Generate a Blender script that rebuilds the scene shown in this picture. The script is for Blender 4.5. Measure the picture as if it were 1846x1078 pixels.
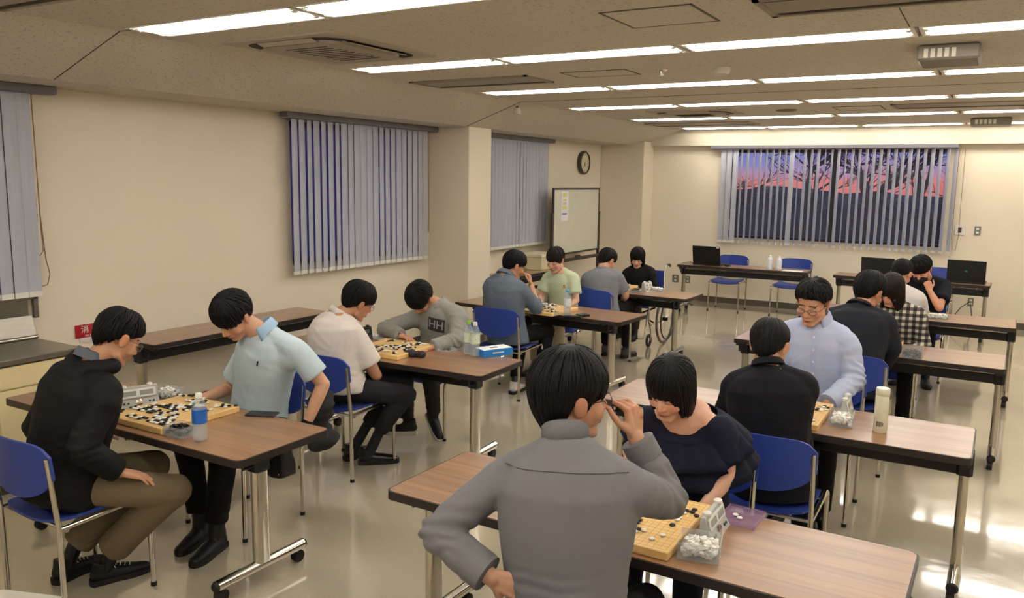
import bpy, math, random
import numpy as np
from mathutils import Vector, Matrix
PI = math.pi
sc = bpy.context.scene
COL = sc.collection
for o in list(bpy.data.objects): bpy.data.objects.remove(o)

# ------------------------------------------------------------------ camera, sky, exposure
cam_d = bpy.data.cameras.new('camera'); cam = bpy.data.objects.new('camera', cam_d); COL.objects.link(cam)
cam_d.sensor_width = 36.0; cam_d.lens = 36.0 * 1466.9 / 1846.0; cam_d.clip_start = 0.05; cam_d.clip_end = 200
r_ = Vector((0.86031513, 0.50954367, 0.01493722)); u_ = Vector((-0.08710244, 0.11806638, 0.98917819)); f_ = Vector((-0.5022659, 0.85230604, -0.14595679))
cam.matrix_world = Matrix(((r_.x, u_.x, -f_.x, 0), (r_.y, u_.y, -f_.y, 0), (r_.z, u_.z, -f_.z, 1.8867), (0, 0, 0, 1)))
sc.camera = cam
sc.view_settings.view_transform = 'Standard'; sc.view_settings.look = 'None'; sc.view_settings.gamma = 1.0
sc.view_settings.use_curve_mapping = False
sc.view_settings.exposure = 0.5
TUBE_EMIT = 14.0

world = bpy.data.worlds.new('dusk_sky'); sc.world = world; world.use_nodes = True
nt = world.node_tree; nt.nodes.clear()
def N(nt, t, **kw):
    n = nt.nodes.new(t)
    for k, v in kw.items():
        if k in n.inputs: n.inputs[k].default_value = v
        else: setattr(n, k, v)
    return n
tc = N(nt, 'ShaderNodeTexCoord'); sp = N(nt, 'ShaderNodeSeparateXYZ'); nt.links.new(tc.outputs['Generated'], sp.inputs[0])
mp = N(nt, 'ShaderNodeMapping'); mp.inputs['Scale'].default_value = (6, 6, 30); nt.links.new(tc.outputs['Generated'], mp.inputs[0])
nz = N(nt, 'ShaderNodeTexNoise', Scale=1.0, Detail=3.0); nt.links.new(mp.outputs[0], nz.inputs['Vector'])
ma = N(nt, 'ShaderNodeMath', operation='MULTIPLY_ADD'); ma.inputs[1].default_value = 0.06; nt.links.new(nz.outputs[0], ma.inputs[0]); nt.links.new(sp.outputs[2], ma.inputs[2])
cr = N(nt, 'ShaderNodeValToRGB'); nt.links.new(ma.outputs[0], cr.inputs[0])
els = cr.color_ramp.elements
els[0].position = 0.0; els[0].color = (0.95, 0.20, 0.20, 1)
els[1].position = 1.0; els[1].color = (0.10, 0.14, 0.45, 1)
for p, c in ((0.034, (1.0, 0.28, 0.26, 1)), (0.047, (0.62, 0.34, 0.60, 1)), (0.06, (0.30, 0.32, 0.80, 1)), (0.3, (0.2, 0.25, 0.7, 1))):
    e = els.new(p); e.color = c
bg = N(nt, 'ShaderNodeBackground', Strength=0.5); nt.links.new(cr.outputs[0], bg.inputs[0])
wo = N(nt, 'ShaderNodeOutputWorld'); nt.links.new(bg.outputs[0], wo.inputs[0])

# ------------------------------------------------------------------ materials
def principled(name):
    m = bpy.data.materials.new(name); m.use_nodes = True
    return m, m.node_tree, m.node_tree.nodes['Principled BSDF']
def srgb(c):
    return tuple((x / 255 / 12.92 if x / 255 <= .04045 else ((x / 255 + .055) / 1.055) ** 2.4) for x in c) + (1,)
_mats = {}
def mat(name, rgb, rough=.5, metal=0, var=.08, vs=8, bump=0, bs=60, coat=0, alpha=1, trans=0, stretch=(1, 1, 1), ior=1.45, spec=.5, sheen=0):
    """rgb in 0..255 display values of the thing's own colour; noise varies it"""
    if name in _mats: return _mats[name]
    m, t, b = principled(name)
    c = srgb(rgb)
    tc = N(t, 'ShaderNodeTexCoord'); mp = N(t, 'ShaderNodeMapping'); mp.inputs['Scale'].default_value = stretch
    t.links.new(tc.outputs['Object'], mp.inputs[0])
    n = N(t, 'ShaderNodeTexNoise', Scale=vs, Detail=4.0); t.links.new(mp.outputs[0], n.inputs['Vector'])
    mx = N(t, 'ShaderNodeMix', data_type='RGBA'); t.links.new(n.outputs[0], mx.inputs['Factor'])
    mx.inputs[6].default_value = tuple(x * (1 - var) for x in c[:3]) + (1,); mx.inputs[7].default_value = tuple(min(1, x * (1 + var)) for x in c[:3]) + (1,)
    t.links.new(mx.outputs[2], b.inputs['Base Color'])
    b.inputs['Roughness'].default_value = rough; b.inputs['Metallic'].default_value = metal
    b.inputs['Coat Weight'].default_value = coat; b.inputs['Coat Roughness'].default_value = .15
    b.inputs['Alpha'].default_value = alpha; b.inputs['Transmission Weight'].default_value = trans; b.inputs['IOR'].default_value = ior
    b.inputs['Specular IOR Level'].default_value = spec; b.inputs['Sheen Weight'].default_value = sheen
    if bump:
        n2 = N(t, 'ShaderNodeTexNoise', Scale=bs, Detail=3.0); t.links.new(mp.outputs[0], n2.inputs['Vector'])
        bp = N(t, 'ShaderNodeBump', Strength=bump, Distance=.004); t.links.new(n2.outputs[0], bp.inputs['Height']); t.links.new(bp.outputs[0], b.inputs['Normal'])
    _mats[name] = m
    return m
def wood(name, dark, light, stretch=(1.2, 30, 1), rough=.28, coat=.3):
    m, t, b = principled(name)
    tc = N(t, 'ShaderNodeTexCoord'); mp = N(t, 'ShaderNodeMapping'); mp.inputs['Scale'].default_value = stretch; t.links.new(tc.outputs['Object'], mp.inputs[0])
    n = N(t, 'ShaderNodeTexNoise', Scale=1.0, Detail=6.0, Roughness=.65, Distortion=.4); t.links.new(mp.outputs[0], n.inputs['Vector'])
    r = N(t, 'ShaderNodeValToRGB'); r.color_ramp.elements[0].position = .34; r.color_ramp.elements[1].position = .70
    r.color_ramp.elements[0].color = srgb(dark); r.color_ramp.elements[1].color = srgb(light)
    t.links.new(n.outputs[0], r.inputs[0]); t.links.new(r.outputs[0], b.inputs['Base Color'])
    b.inputs['Roughness'].default_value = rough; b.inputs['Coat Weight'].default_value = coat; b.inputs['Coat Roughness'].default_value = .22
    return m
def emis(name, rgb, s):
    m, t, b = principled(name); b.inputs['Base Color'].default_value = srgb(rgb); b.inputs['Emission Color'].default_value = srgb(rgb); b.inputs['Emission Strength'].default_value = s
    return m

M = {}
M['wall'] = mat('cream_wall_paint', (226, 215, 194), .7, var=.05, vs=.9, bump=.15, bs=90)
M['soffit'] = mat('cream_soffit_paint', (204, 194, 172), .7, var=.03, vs=1)
def ceiling_mat():
    m, t, b = principled('rockwool_ceiling_board')
    tc = N(t, 'ShaderNodeTexCoord'); n = N(t, 'ShaderNodeTexNoise', Scale=55.0, Detail=3.0); t.links.new(tc.outputs['Object'], n.inputs['Vector'])
    r = N(t, 'ShaderNodeValToRGB'); r.color_ramp.elements[0].position = .33; r.color_ramp.elements[1].position = .42
    r.color_ramp.elements[0].color = srgb((176, 167, 152)); r.color_ramp.elements[1].color = srgb((206, 197, 182))
    t.links.new(n.outputs[0], r.inputs[0]); t.links.new(r.outputs[0], b.inputs['Base Color']); b.inputs['Roughness'].default_value = .9
    bp = N(t, 'ShaderNodeBump', Strength=.35, Distance=.003); t.links.new(n.outputs[0], bp.inputs['Height']); t.links.new(bp.outputs[0], b.inputs['Normal'])
    return m
M['ceiling'] = ceiling_mat()
def floor_mat():
    m, t, b = principled('waxed_vinyl_floor')
    tc = N(t, 'ShaderNodeTexCoord'); n = N(t, 'ShaderNodeTexNoise', Scale=1.3, Detail=5.0); t.links.new(tc.outputs['Object'], n.inputs['Vector'])
    n3 = N(t, 'ShaderNodeTexNoise', Scale=160.0, Detail=2.0); t.links.new(tc.outputs['Object'], n3.inputs['Vector'])
    mx = N(t, 'ShaderNodeMix', data_type='RGBA'); mx.inputs[6].default_value = srgb((176, 165, 142)); mx.inputs[7].default_value = srgb((197, 187, 164)); t.links.new(n.outputs[0], mx.inputs['Factor'])
    mx2 = N(t, 'ShaderNodeMix', data_type='RGBA', blend_type='MULTIPLY'); mx2.inputs['Factor'].default_value = .25; t.links.new(mx.outputs[2], mx2.inputs[6]); t.links.new(n3.outputs[0], mx2.inputs[7])
    t.links.new(mx2.outputs[2], b.inputs['Base Color'])
    rr = N(t, 'ShaderNodeMapRange'); rr.inputs['To Min'].default_value = .07; rr.inputs['To Max'].default_value = .16; t.links.new(n.outputs[0], rr.inputs['Value']); t.links.new(rr.outputs[0], b.inputs['Roughness'])
    n2 = N(t, 'ShaderNodeTexNoise', Scale=7.0, Detail=3.0); t.links.new(tc.outputs['Object'], n2.inputs['Vector'])
    bp = N(t, 'ShaderNodeBump', Strength=.12, Distance=.01); t.links.new(n2.outputs[0], bp.inputs['Height']); t.links.new(bp.outputs[0], b.inputs['Normal'])
    b.inputs['Specular IOR Level'].default_value = .9; b.inputs['Coat Weight'].default_value = .6; b.inputs['Coat Roughness'].default_value = .06
    return m
M['floor'] = floor_mat()
M['base'] = mat('grey_brown_baseboard', (86, 76, 64), .5)
M['wood'] = wood('walnut_laminate', (124, 90, 62), (164, 122, 86), stretch=(.8, 24, 1), rough=.28, coat=.45)
M['edge'] = mat('dark_rubber_edge', (38, 32, 30), .45)
M['blacksteel'] = mat('black_painted_steel', (26, 25, 26), .45)
M['chrome'] = mat('chrome', (205, 200, 190), .16, 1.0, var=.02)
M['steel'] = mat('brushed_stainless_steel', (150, 146, 138), .32, 1.0, var=.15, stretch=(1, 1, 8))
M['blue'] = mat('blue_chair_plastic', (44, 66, 148), .38, var=.06)
M['rubber'] = mat('black_rubber', (18, 18, 19), .6)
M['slat'] = None
M['white'] = mat('white_plastic', (222, 220, 212), .4)
M['offwhite'] = mat('offwhite_plastic', (205, 198, 180), .5)
M['cream'] = mat('cream_painted_cabinet', (222, 206, 160), .45)
M['rail'] = mat('grey_blind_rail', (112, 112, 118), .5)
M['black'] = mat('black_plastic', (14, 14, 16), .35)
M['glossblack'] = mat('glossy_black_plastic', (9, 10, 13), .18)
M['cord'] = mat('red_brown_cord', (140, 100, 80), .6)
M['board'] = wood('kaya_board_wood', (222, 180, 112), (240, 206, 142), (2, 40, 2), .4, .1)
M['stoneb'] = mat('black_slate_stone', (16, 16, 18), .35)
M['stonew'] = mat('white_shell_stone', (236, 234, 226), .3)
def glassy(name, rgb, alpha, rough=.05):
    m, t, b = principled(name); b.inputs['Base Color'].default_value = srgb(rgb); b.inputs['Roughness'].default_value = rough; b.inputs['Alpha'].default_value = alpha
    b.inputs['Specular IOR Level'].default_value = .6
    n = N(t, 'ShaderNodeTexNoise', Scale=30.0); bp = N(t, 'ShaderNodeBump', Strength=.05); t.links.new(n.outputs[0], bp.inputs['Height']); t.links.new(bp.outputs[0], b.inputs['Normal'])
    return m
M['clear'] = glassy('clear_plastic', (205, 212, 216), .22)
M['bottle'] = glassy('clear_bottle_plastic', (200, 212, 220), .27)
M['clearlid'] = glassy('lilac_tinted_clear_plastic', (180, 150, 190), .35)
M['pane'] = glassy('window_glass', (190, 205, 220), .08, .02)
def frosted():
    m, t, b = principled('frosted_window_glass'); b.inputs['Base Color'].default_value = srgb((104, 112, 140)); b.inputs['Roughness'].default_value = .35
    tr = N(t, 'ShaderNodeBsdfTranslucent'); tr.inputs[0].default_value = srgb((138, 160, 205)); n = N(t, 'ShaderNodeTexNoise', Scale=9.0); mm = N(t, 'ShaderNodeMapRange'); mm.inputs['To Min'].default_value = .75; mm.inputs['To Max'].default_value = .95
    t.links.new(n.outputs[0], mm.inputs['Value']); mx = N(t, 'ShaderNodeMixShader'); t.links.new(mm.outputs[0], mx.inputs[0]); t.links.new(b.outputs[0], mx.inputs[1]); t.links.new(tr.outputs[0], mx.inputs[2]); t.links.new(mx.outputs[0], t.nodes['Material Output'].inputs[0]); return m
M['frosted'] = frosted()
M['lens'] = glassy('spectacle_lens', (220, 225, 235), .12, .02)
M['tube'] = emis('lit_fluorescent_tube', (255, 250, 243), TUBE_EMIT)
M['trough'] = mat('white_reflector_enamel', (236, 232, 222), .45)

# ------------------------------------------------------------------ mesh builder
class MB:
    def __init__(s): s.v = []; s.f = []; s.m = []; s.n = 0
    def add(s, V, F, mi=0):
        V = np.asarray(V, float).reshape(-1, 3); b = s.n
        s.v.append(V); s.n += len(V)
        for f in F: s.f.append([i + b for i in f]); s.m.append(mi)
        return s
    def box(s, c, d, R=None, mi=0, bev=0):
        hx, hy, hz = d[0] / 2, d[1] / 2, d[2] / 2
        if bev:
            b = min(bev, hx * .9, hy * .9, hz * .9); V = []; 
            for z, k in ((-hz, b), (-hz + b, 0), (hz - b, 0), (hz, b)):
                X, Y = hx - k, hy - k
                V += [(X, -Y + b, z), (X, Y - b, z), (X - b, Y, z), (-X + b, Y, z), (-X, Y - b, z), (-X, -Y + b, z), (-X + b, -Y, z), (X - b, -Y, z)]
            F = [list(range(7, -1, -1)), list(range(24, 32))]
            for k in range(3):
                for i in range(8): j = (i + 1) % 8; F.append([k * 8 + i, k * 8 + j, k * 8 + 8 + j, k * 8 + 8 + i])
        else:
            V = [(x, y, z) for x in (-hx, hx) for y in (-hy, hy) for z in (-hz, hz)]
            F = [[0, 1, 3, 2], [4, 6, 7, 5], [0, 4, 5, 1], [2, 3, 7, 6], [0, 2, 6, 4], [1, 5, 7, 3]]
        V = np.array(V, float)
        if R is not None: V = V @ np.array(R).T
        return s.add(V + np.array(c), F, mi)
    def ext(s, c0, c1, mi=0, bev=0):
        c0 = np.array(c0, float); c1 = np.array(c1, float); return s.box((c0 + c1) / 2, np.abs(c1 - c0), None, mi, bev)
    def loft(s, rings, mi=0, caps=True, closed=True):
        n = len(rings[0]); V = np.concatenate([np.asarray(r, float) for r in rings]); F = []
        for k in range(len(rings) - 1):
            for i in range(n if closed else n - 1):
                j = (i + 1) % n; F.append([k * n + i, k * n + j, (k + 1) * n + j, (k + 1) * n + i])
        if caps: F.append(list(range(n - 1, -1, -1))); F.append([(len(rings) - 1) * n + i for i in range(n)])
        return s.add(V, F, mi)
    def lathe(s, prof, c=(0, 0, 0), n=20, axis=None, mi=0, caps=True, sx=1, sy=1):
        R = frame(axis) if axis is not None else np.eye(3)
        a = np.arange(n) * 2 * PI / n
        rings = [np.stack([r * np.cos(a) * sx, r * np.sin(a) * sy, np.full(n, z)], 1) @ R.T + np.array(c) for r, z in prof]
        return s.loft(rings, mi, caps)
    def cyl(s, a, b, r, r2=None, n=10, mi=0):
        return s.tube([a, b], [r, r if r2 is None else r2], n, mi)
    def tube(s, P, r, n=8, mi=0, flat=1.0, up=None, closed=False):
        P = np.asarray(P, float); m = len(P); r = np.full(m, r) if np.isscalar(r) else np.asarray(r, float)
        T = np.gradient(P, axis=0)
        if closed: T = np.roll(P, -1, 0) - np.roll(P, 1, 0)
        T /= np.linalg.norm(T, axis=1)[:, None] + 1e-12
        u = np.array(up if up is not None else ((0, 0, 1) if abs(T[0][2]) < .9 else (1, 0, 0)), float)
        a = np.arange(n) * 2 * PI / n; rings = []
        for k in range(m):
            u = u - T[k] * (u @ T[k]); u /= np.linalg.norm(u) + 1e-12; w = np.cross(T[k], u)
            rings.append(P[k] + r[k] * (np.outer(np.cos(a), u) * flat + np.outer(np.sin(a), w)))
        if closed: rings.append(rings[0]); return s.loft(rings, mi, False)
        return s.loft(rings, mi)
    def cap(s, a, b, ra, rb=None, n=14, mi=0, flat=1.0, up=None, ends=(1, 1)):
        """capsule between two points, round ends where ends is 1"""
        a = np.array(a, float); b = np.array(b, float); rb = ra if rb is None else rb
        d = b - a; L = np.linalg.norm(d) + 1e-9; d = d / L; P = []; R_ = []
        if ends[0]:
            for t in (80, 55, 30): P.append(a - d * ra * math.sin(math.radians(t))); R_.append(ra * math.cos(math.radians(t)))
        for t in (0, .33, .67, 1): P.append(a + d * L * t); R_.append(ra + (rb - ra) * t)
        if ends[1]:
            for t in (30, 55, 80): P.append(b + d * rb * math.sin(math.radians(t))); R_.append(rb * math.cos(math.radians(t)))
        return s.tube(P, R_, n, mi, flat, up)
    def ell(s, c, r, R=None, n=16, m=10, mi=0):
        V = []; F = []
        for i in range(1, m):
            p = PI * i / m
            for j in range(n): q = 2 * PI * j / n; V.append((math.sin(p) * math.cos(q), math.sin(p) * math.sin(q), math.cos(p)))
        V.append((0, 0, 1)); V.append((0, 0, -1)); t = len(V) - 2
        for i in range(m - 2):
            for j in range(n): k = (j + 1) % n; F.append([i * n + j, (i + 1) * n + j, (i + 1) * n + k, i * n + k])
        for j in range(n): k = (j + 1) % n; F.append([t, j, k]); F.append([t + 1, (m - 2) * n + k, (m - 2) * n + j])
        V = np.array(V) * np.array(r)
        if R is not None: V = V @ np.array(R).T
        return s.add(V + np.array(c), F, mi)
    def prism(s, pts, z0, z1, R=None, c=(0, 0, 0), mi=0):
        n = len(pts); V = [(x, y, z0) for x, y in pts] + [(x, y, z1) for x, y in pts]; F = [list(range(n - 1, -1, -1)), list(range(n, 2 * n))]
        for i in range(n): j = (i + 1) % n; F.append([i, j, n + j, n + i])
        V = np.array(V, float)
        if R is not None: V = V @ np.array(R).T
        return s.add(V + np.array(c), F, mi)
    def mesh(s, name, mats, smooth=False, angle=40):
        me = bpy.data.meshes.new(name)
        me.from_pydata(np.concatenate(s.v).tolist() if s.v else [], [], s.f)
        for m in (mats if isinstance(mats, (list, tuple)) else [mats]): me.materials.append(m)
        me.polygons.foreach_set('material_index', s.m)
        if smooth:
            me.polygons.foreach_set('use_smooth', [True] * len(me.polygons))
            if angle: me.set_sharp_from_angle(angle=math.radians(angle))
        me.update()
        return me
def frame(z, x=None):
    z = np.array(z, float); z /= np.linalg.norm(z)
    x = np.array(x if x is not None else ((1, 0, 0) if abs(z[0]) < .9 else (0, 1, 0)), float); x = x - z * (x @ z); x /= np.linalg.norm(x)
    return np.stack([x, np.cross(z, x), z], 1)
def rz(a): c, s = math.cos(a), math.sin(a); return np.array([[c, -s, 0], [s, c, 0], [0, 0, 1.0]])
def rx(a): c, s = math.cos(a), math.sin(a); return np.array([[1.0, 0, 0], [0, c, -s], [0, s, c]])
def ry(a): c, s = math.cos(a), math.sin(a); return np.array([[c, 0, s], [0, 1.0, 0], [-s, 0, c]])
def rrect(w, d, r, n=5):
    P = []
    for cx, cy, a0 in ((w / 2 - r, d / 2 - r, 0), (-w / 2 + r, d / 2 - r, 90), (-w / 2 + r, -d / 2 + r, 180), (w / 2 - r, -d / 2 + r, 270)):
        for k in range(n + 1): a = math.radians(a0 + 90 * k / n); P.append((cx + r * math.cos(a), cy + r * math.sin(a)))
    return P

# ------------------------------------------------------------------ objects
def obj(name, mb, m, parent=None, smooth=False, angle=40, label=None):
    me = mb if isinstance(mb, bpy.types.Mesh) else mb.mesh(name, m, smooth, angle)
    o = bpy.data.objects.new(name, me); COL.objects.link(o)
    if parent is not None: o.parent = parent
    if label: o['label'] = label
    return o
def tag(o, label, cat, group=None, kind=None):
    o['label'] = label; o['category'] = cat
    if group: o['group'] = group
    if kind: o['kind'] = kind
    return o
def thing(name, label, cat, loc=(0, 0, 0), rotz=0, group=None):
    o = bpy.data.objects.new(name, None); COL.objects.link(o); o.empty_display_size = .1
    o.location = loc; o.rotation_euler = (0, 0, rotz)
    return tag(o, label, cat, group)
def struct(name, mb, m, parent=None, smooth=False):
    o = obj(name, mb, m, parent, smooth)
    if parent is None: o['kind'] = 'structure'
    return o
KIDS = {}
def dup(root, loc, rotz=0, label=None, group=None):
    r = root.copy(); COL.objects.link(r); r.location = loc; r.rotation_euler = (0, 0, rotz)
    if label: r['label'] = label
    if group: r['group'] = group
    def rec(src, dst):
        for ch in [c for c in ALL if c.parent == src]:
            c = ch.copy(); COL.objects.link(c); c.parent = dst; rec(ch, c)
    ALL = [c for c in COL.objects if c.parent is not None]
    rec(root, r)
    return r
def text_mesh(name, s, size, m, parent, loc, R, extrude=.0006, label=None):
    cu = bpy.data.curves.new(name, 'FONT'); cu.body = s; cu.size = size; cu.extrude = extrude; cu.align_x = 'CENTER'; cu.align_y = 'CENTER'; cu.resolution_u = 3
    t = bpy.data.objects.new(name, cu); COL.objects.link(t)
    bpy.context.view_layer.update()
    me = bpy.data.meshes.new_from_object(t.evaluated_get(bpy.context.evaluated_depsgraph_get()))
    bpy.data.objects.remove(t); me.name = name; me.materials.clear(); me.materials.append(m)
    o = bpy.data.objects.new(name, me); COL.objects.link(o); o.parent = parent
    R = np.array(R); o.matrix_local = Matrix(((R[0][0], R[0][1], R[0][2], loc[0]), (R[1][0], R[1][1], R[1][2], loc[1]), (R[2][0], R[2][1], R[2][2], loc[2]), (0, 0, 0, 1)))
    if label: o['label'] = label
    return o

# ------------------------------------------------------------------ the room
XW, YF, ZL, ZC = -5.576, 12.64, 2.446, 2.68      # left wall, far wall, low soffit, main ceiling
XR, YB = 2.3, -2.0
XS, XF = -5.02, -4.35                             # slope starts / ends
def wall_with_holes(name, axis, pos, thick, a0, a1, z1, holes):
    """axis 'x': wall plane x = pos running along y; holes are (a0, a1, z0, z1)"""
    mb = MB(); holes = sorted(holes); cur = a0
    def put(p, q, lo, hi):
        if axis == 'x': mb.ext((pos, p, lo), (pos + thick, q, hi))
        else: mb.ext((p, pos, lo), (q, pos + thick, hi))
    for h in holes:
        put(cur, h[0], 0, z1); put(h[0], h[1], 0, h[2]); put(h[0], h[1], h[3], z1); cur = h[1]
    put(cur, a1, 0, z1)
    return struct(name, mb, M['wall'])
WL = [(.9, 2.98, 1.06, 2.38), (5.44, 7.36, 1.06, 2.38), (8.3, 10.24, 1.06, 2.38)]
WF = [(-3.58, -.60, 1.03, 2.38)]
wall_with_holes('wall_left', 'x', XW, -.22, YB, YF + .2, 2.8, WL)
wall_with_holes('wall_far', 'y', YF, .22, XW, XR, 2.8, WF)
struct('wall_right', MB().ext((XR, YB, 0), (XR + .2, YF + .2, 2.8)), M['wall'])
struct('wall_back', MB().ext((XW - .2, YB - .2, 0), (XR + .2, YB, 2.8)), M['wall'])
struct('floor', MB().ext((XW - .2, YB - .2, -.1), (XR + .2, YF + .22, 0)), M['floor'])
# two columns on the left wall
cm = mat('cream_column_paint', (222, 210, 188), .65, var=.03, vs=2)
struct('trim_4', MB().ext((XW, 7.56, 0), (-5.03, 8.02, 2.5), bev=.006), cm)
struct('trim_5', MB().ext((XW, 12.22, 0), (-4.83, YF, 2.5), bev=.006), cm)

# light rows: recessed troughs cut the ceiling boards, so the ceiling is laid in strips between them
ROWS = [-.62, 1.22, 3.06, 4.87, 6.66, 8.45, 10.27, 12.15]
LW = .15                                           # half width of a fixture
LX0, LP, LL = -4.23, 1.27, 1.25
mb = MB(); cuts = [(y - LW, y + LW) for y in ROWS]; cur = YB
for a, b in cuts:
    mb.ext((XF, cur, ZC), (XR, a, ZC + .02)); mb.ext((XF, a, ZC), (LX0 - .01, b, ZC + .02)); cur = b
mb.ext((XF, cur, ZC), (XR, YF, ZC + .02))
struct('ceiling', mb, M['ceiling'])
struct('ceiling', MB().ext((XF, YB, ZC + .14), (XR, YF, ZC + .16)), M['ceiling'])
# sloped cove with its flat lower shelf
sl = MB(); sl.prism([(XW, ZL), (XS, ZL), (XF, ZC), (XF, ZC + .03), (XW, ZC + .03)], YB, YF, R=[[1, 0, 0], [0, 0, 1], [0, 1, 0]])
struct('ceiling', sl, M['ceiling'])
struct('trim_6', MB().ext((XW, 12.50, ZL - .008), (XR, YF, ZC + .05)), M['soffit'])
# dark joint lines between ceiling boards, in the joints' own colour
jt = mat('dark_ceiling_joint', (60, 54, 47), .9)
def joint_prof(y, w=.006):
    m = MB(); m.ext((XF, y - w / 2, ZC - .0015), (XR, y + w / 2, ZC + .001))
    d = np.array((XF - XS, 0, ZC - ZL)); d /= np.linalg.norm(d); c = np.array(((XF + XS) / 2, y, (ZC + ZL) / 2 - .0006))
    m.box(c, (math.hypot(XF - XS, ZC - ZL), w, .002), np.stack([d, (0, 1, 0), np.cross(d, (0, 1, 0))], 1))
    return m
struct('trim_1', joint_prof(7.5, .014), jt)
struct('trim_2', joint_prof(2.97), jt)
struct('trim_3', MB().ext((-.46, 2.0, ZC - .001), (-.455, 4.7, ZC + .001)), jt)
# baseboards
bb = MB().ext((XW, YB, 0), (XW + .012, 7.56, .09)); bb.ext((-5.03, 7.55, 0), (-5.018, 8.03, .09)); bb.ext((XW, 7.548, 0), (-5.018, 7.56, .09)); bb.ext((XW, 8.02, 0), (XW + .012, 12.22, .09))
bb.ext((XW, 12.208, 0), (-4.818, 12.22, .09)); bb.ext((-4.83, 12.22, 0), (-4.818, YF, .09))
struct('baseboard_left', bb, M['base'])
struct('baseboard_far', MB().ext((-4.82, YF - .012, 0), (XR, YF, .09)), M['base'])
struct('baseboard_right', MB().ext((XR - .012, YB, 0), (XR, YF, .09)), M['base'])

# windows
fr = mat('dark_bronze_window_frame', (44, 42, 46), .4)
def window(n, axis, pos, a0, a1, z0, z1, out):
    w = bpy.data.objects.new('window_%d' % n, None); COL.objects.link(w); w['kind'] = 'structure'
    def e(m, p, q, lo, hi, d0, d1):
        if axis == 'x': m.ext((pos + out * d0, p, lo), (pos + out * d1, q, hi))
        else: m.ext((p, pos + out * d0, lo), (q, pos + out * d1, hi))
        return m
    m = MB(); t = .045
    e(m, a0, a1, z0, z0 + t, .08, .16); e(m, a0, a1, z1 - t, z1, .08, .16); e(m, a0, a0 + t, z0, z1, .08, .16); e(m, a1 - t, a1, z0, z1, .08, .16)
    c = (a0 + a1) / 2; e(m, c - .035, c + .035, z0, z1, .09, .15)
    obj('window_frame', m, fr if n == 4 else mat('grey_aluminium_frame', (112, 116, 128), .4), w)
    for p, q, dd in ((a0 + t, c - .03, .10), (c + .03, a1 - t, .13)): obj('pane', e(MB(), p, q, z0 + t, z1 - t, dd, dd + .005), M['pane'] if n == 4 else M['frosted'], w)
    obj('window_sill', e(MB(), a0, a1, z0 - .02, z0 + .004, -.02, .10), M['soffit'], w)
for i, h in enumerate(WL): window(i + 1, 'x', XW, *h, -1)
window(4, 'y', YF, *WF[0], 1)

# vertical blinds
def slat_mat():
    m, t, b = principled('blind_slat_cloth'); b.inputs['Roughness'].default_value = .75
    tc = N(t, 'ShaderNodeTexCoord'); mp = N(t, 'ShaderNodeMapping'); mp.inputs['Scale'].default_value = (60, 60, 3); t.links.new(tc.outputs['Object'], mp.inputs[0])
    n = N(t, 'ShaderNodeTexNoise', Scale=1.0, Detail=3.0); t.links.new(mp.outputs[0], n.inputs['Vector'])
    mx = N(t, 'ShaderNodeMix', data_type='RGBA'); mx.inputs[6].default_value = srgb((184, 187, 198)); mx.inputs[7].default_value = srgb((208, 211, 222)); t.links.new(n.outputs[0], mx.inputs['Factor']); t.links.new(mx.outputs[2], b.inputs['Base Color'])
    tr = N(t, 'ShaderNodeBsdfTranslucent'); tr.inputs[0].default_value = srgb((180, 184, 215)); ad = N(t, 'ShaderNodeMixShader'); ad.inputs[0].default_value = .22
    t.links.new(b.outputs[0], ad.inputs[1]); t.links.new(tr.outputs[0], ad.inputs[2]); t.links.new(ad.outputs[0], t.nodes['Material Output'].inputs[0])
    return m
M['slat'] = slat_mat()
def slat_mesh(L, w=.088):
    m = MB(); n = 6; xs = np.linspace(-w / 2, w / 2, n); ys = .006 * (1 - (xs / (w / 2)) ** 2); t = .0012
    top = [(x, y, 0) for x, y in zip(xs, ys)] + [(x, y - t, 0) for x, y in zip(xs[::-1], ys[::-1])]
    m.loft([[(x, y, -z) for x, y, _ in top] for z in (0, L)])
    return m.mesh('slat', M['slat'], True)
def weight_mesh(w=.088):
    m = MB(); m.ext((-w / 2, -.003, -.035), (w / 2, .009, 0)); return m.mesh('slat_weight', M['white'])
SLAT = slat_mesh(1.36); WEIGHT = weight_mesh()
def blind(label, axis, pos, a0, a1, b0, b1, ztop, angf, out, pitch=.08, zb=.985, rnd=6, stuff=()):
    """headrail a0..a1, slats b0..b1, angf(k) = slat angle in degrees from the wall plane"""
    loc = (pos, (a0 + a1) / 2, zb) if axis == 'x' else ((a0 + a1) / 2, pos, zb)
    t = thing('vertical_blind', label, 'blind', loc); L = np.array(loc)
    m = MB()
    if axis == 'x': m.ext(np.array((pos - .05, a0, ztop - .055)) - L, np.array((pos + .06, a1, ztop)) - L, bev=.006)
    else: m.ext(np.array((a0, pos - .06, ztop - .05)) - L, np.array((a1, pos + .05, ztop)) - L, bev=.006)
    obj('headrail', m, M['rail'], t)
    rr = random.Random(int(a0 * 100)); n = int(round((b1 - b0) / pitch))
    for k in range(n + 1):
        a = b0 + (b1 - b0) * k / n
        o = bpy.data.objects.new('slat', SLAT); COL.objects.link(o); o.parent = t
        p = ((pos, a, ztop - .05) if axis == 'x' else (a, pos, ztop - .05)); o.location = np.array(p) - L
        ang = math.radians(angf(k) + rr.uniform(-rnd, rnd)) + (PI / 2 if axis == 'x' else 0)
        o.rotation_euler = (0, 0, ang); o.scale = (1, 1, (ztop - .05 - zb - .035) / 1.36)
        w = bpy.data.objects.new('slat_weight', WEIGHT); COL.objects.link(w); w.parent = o; w.location = (0, 0, -1.36); w.scale = (1, 1, 1.36 / (ztop - .05 - zb - .035))
    return t
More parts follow.
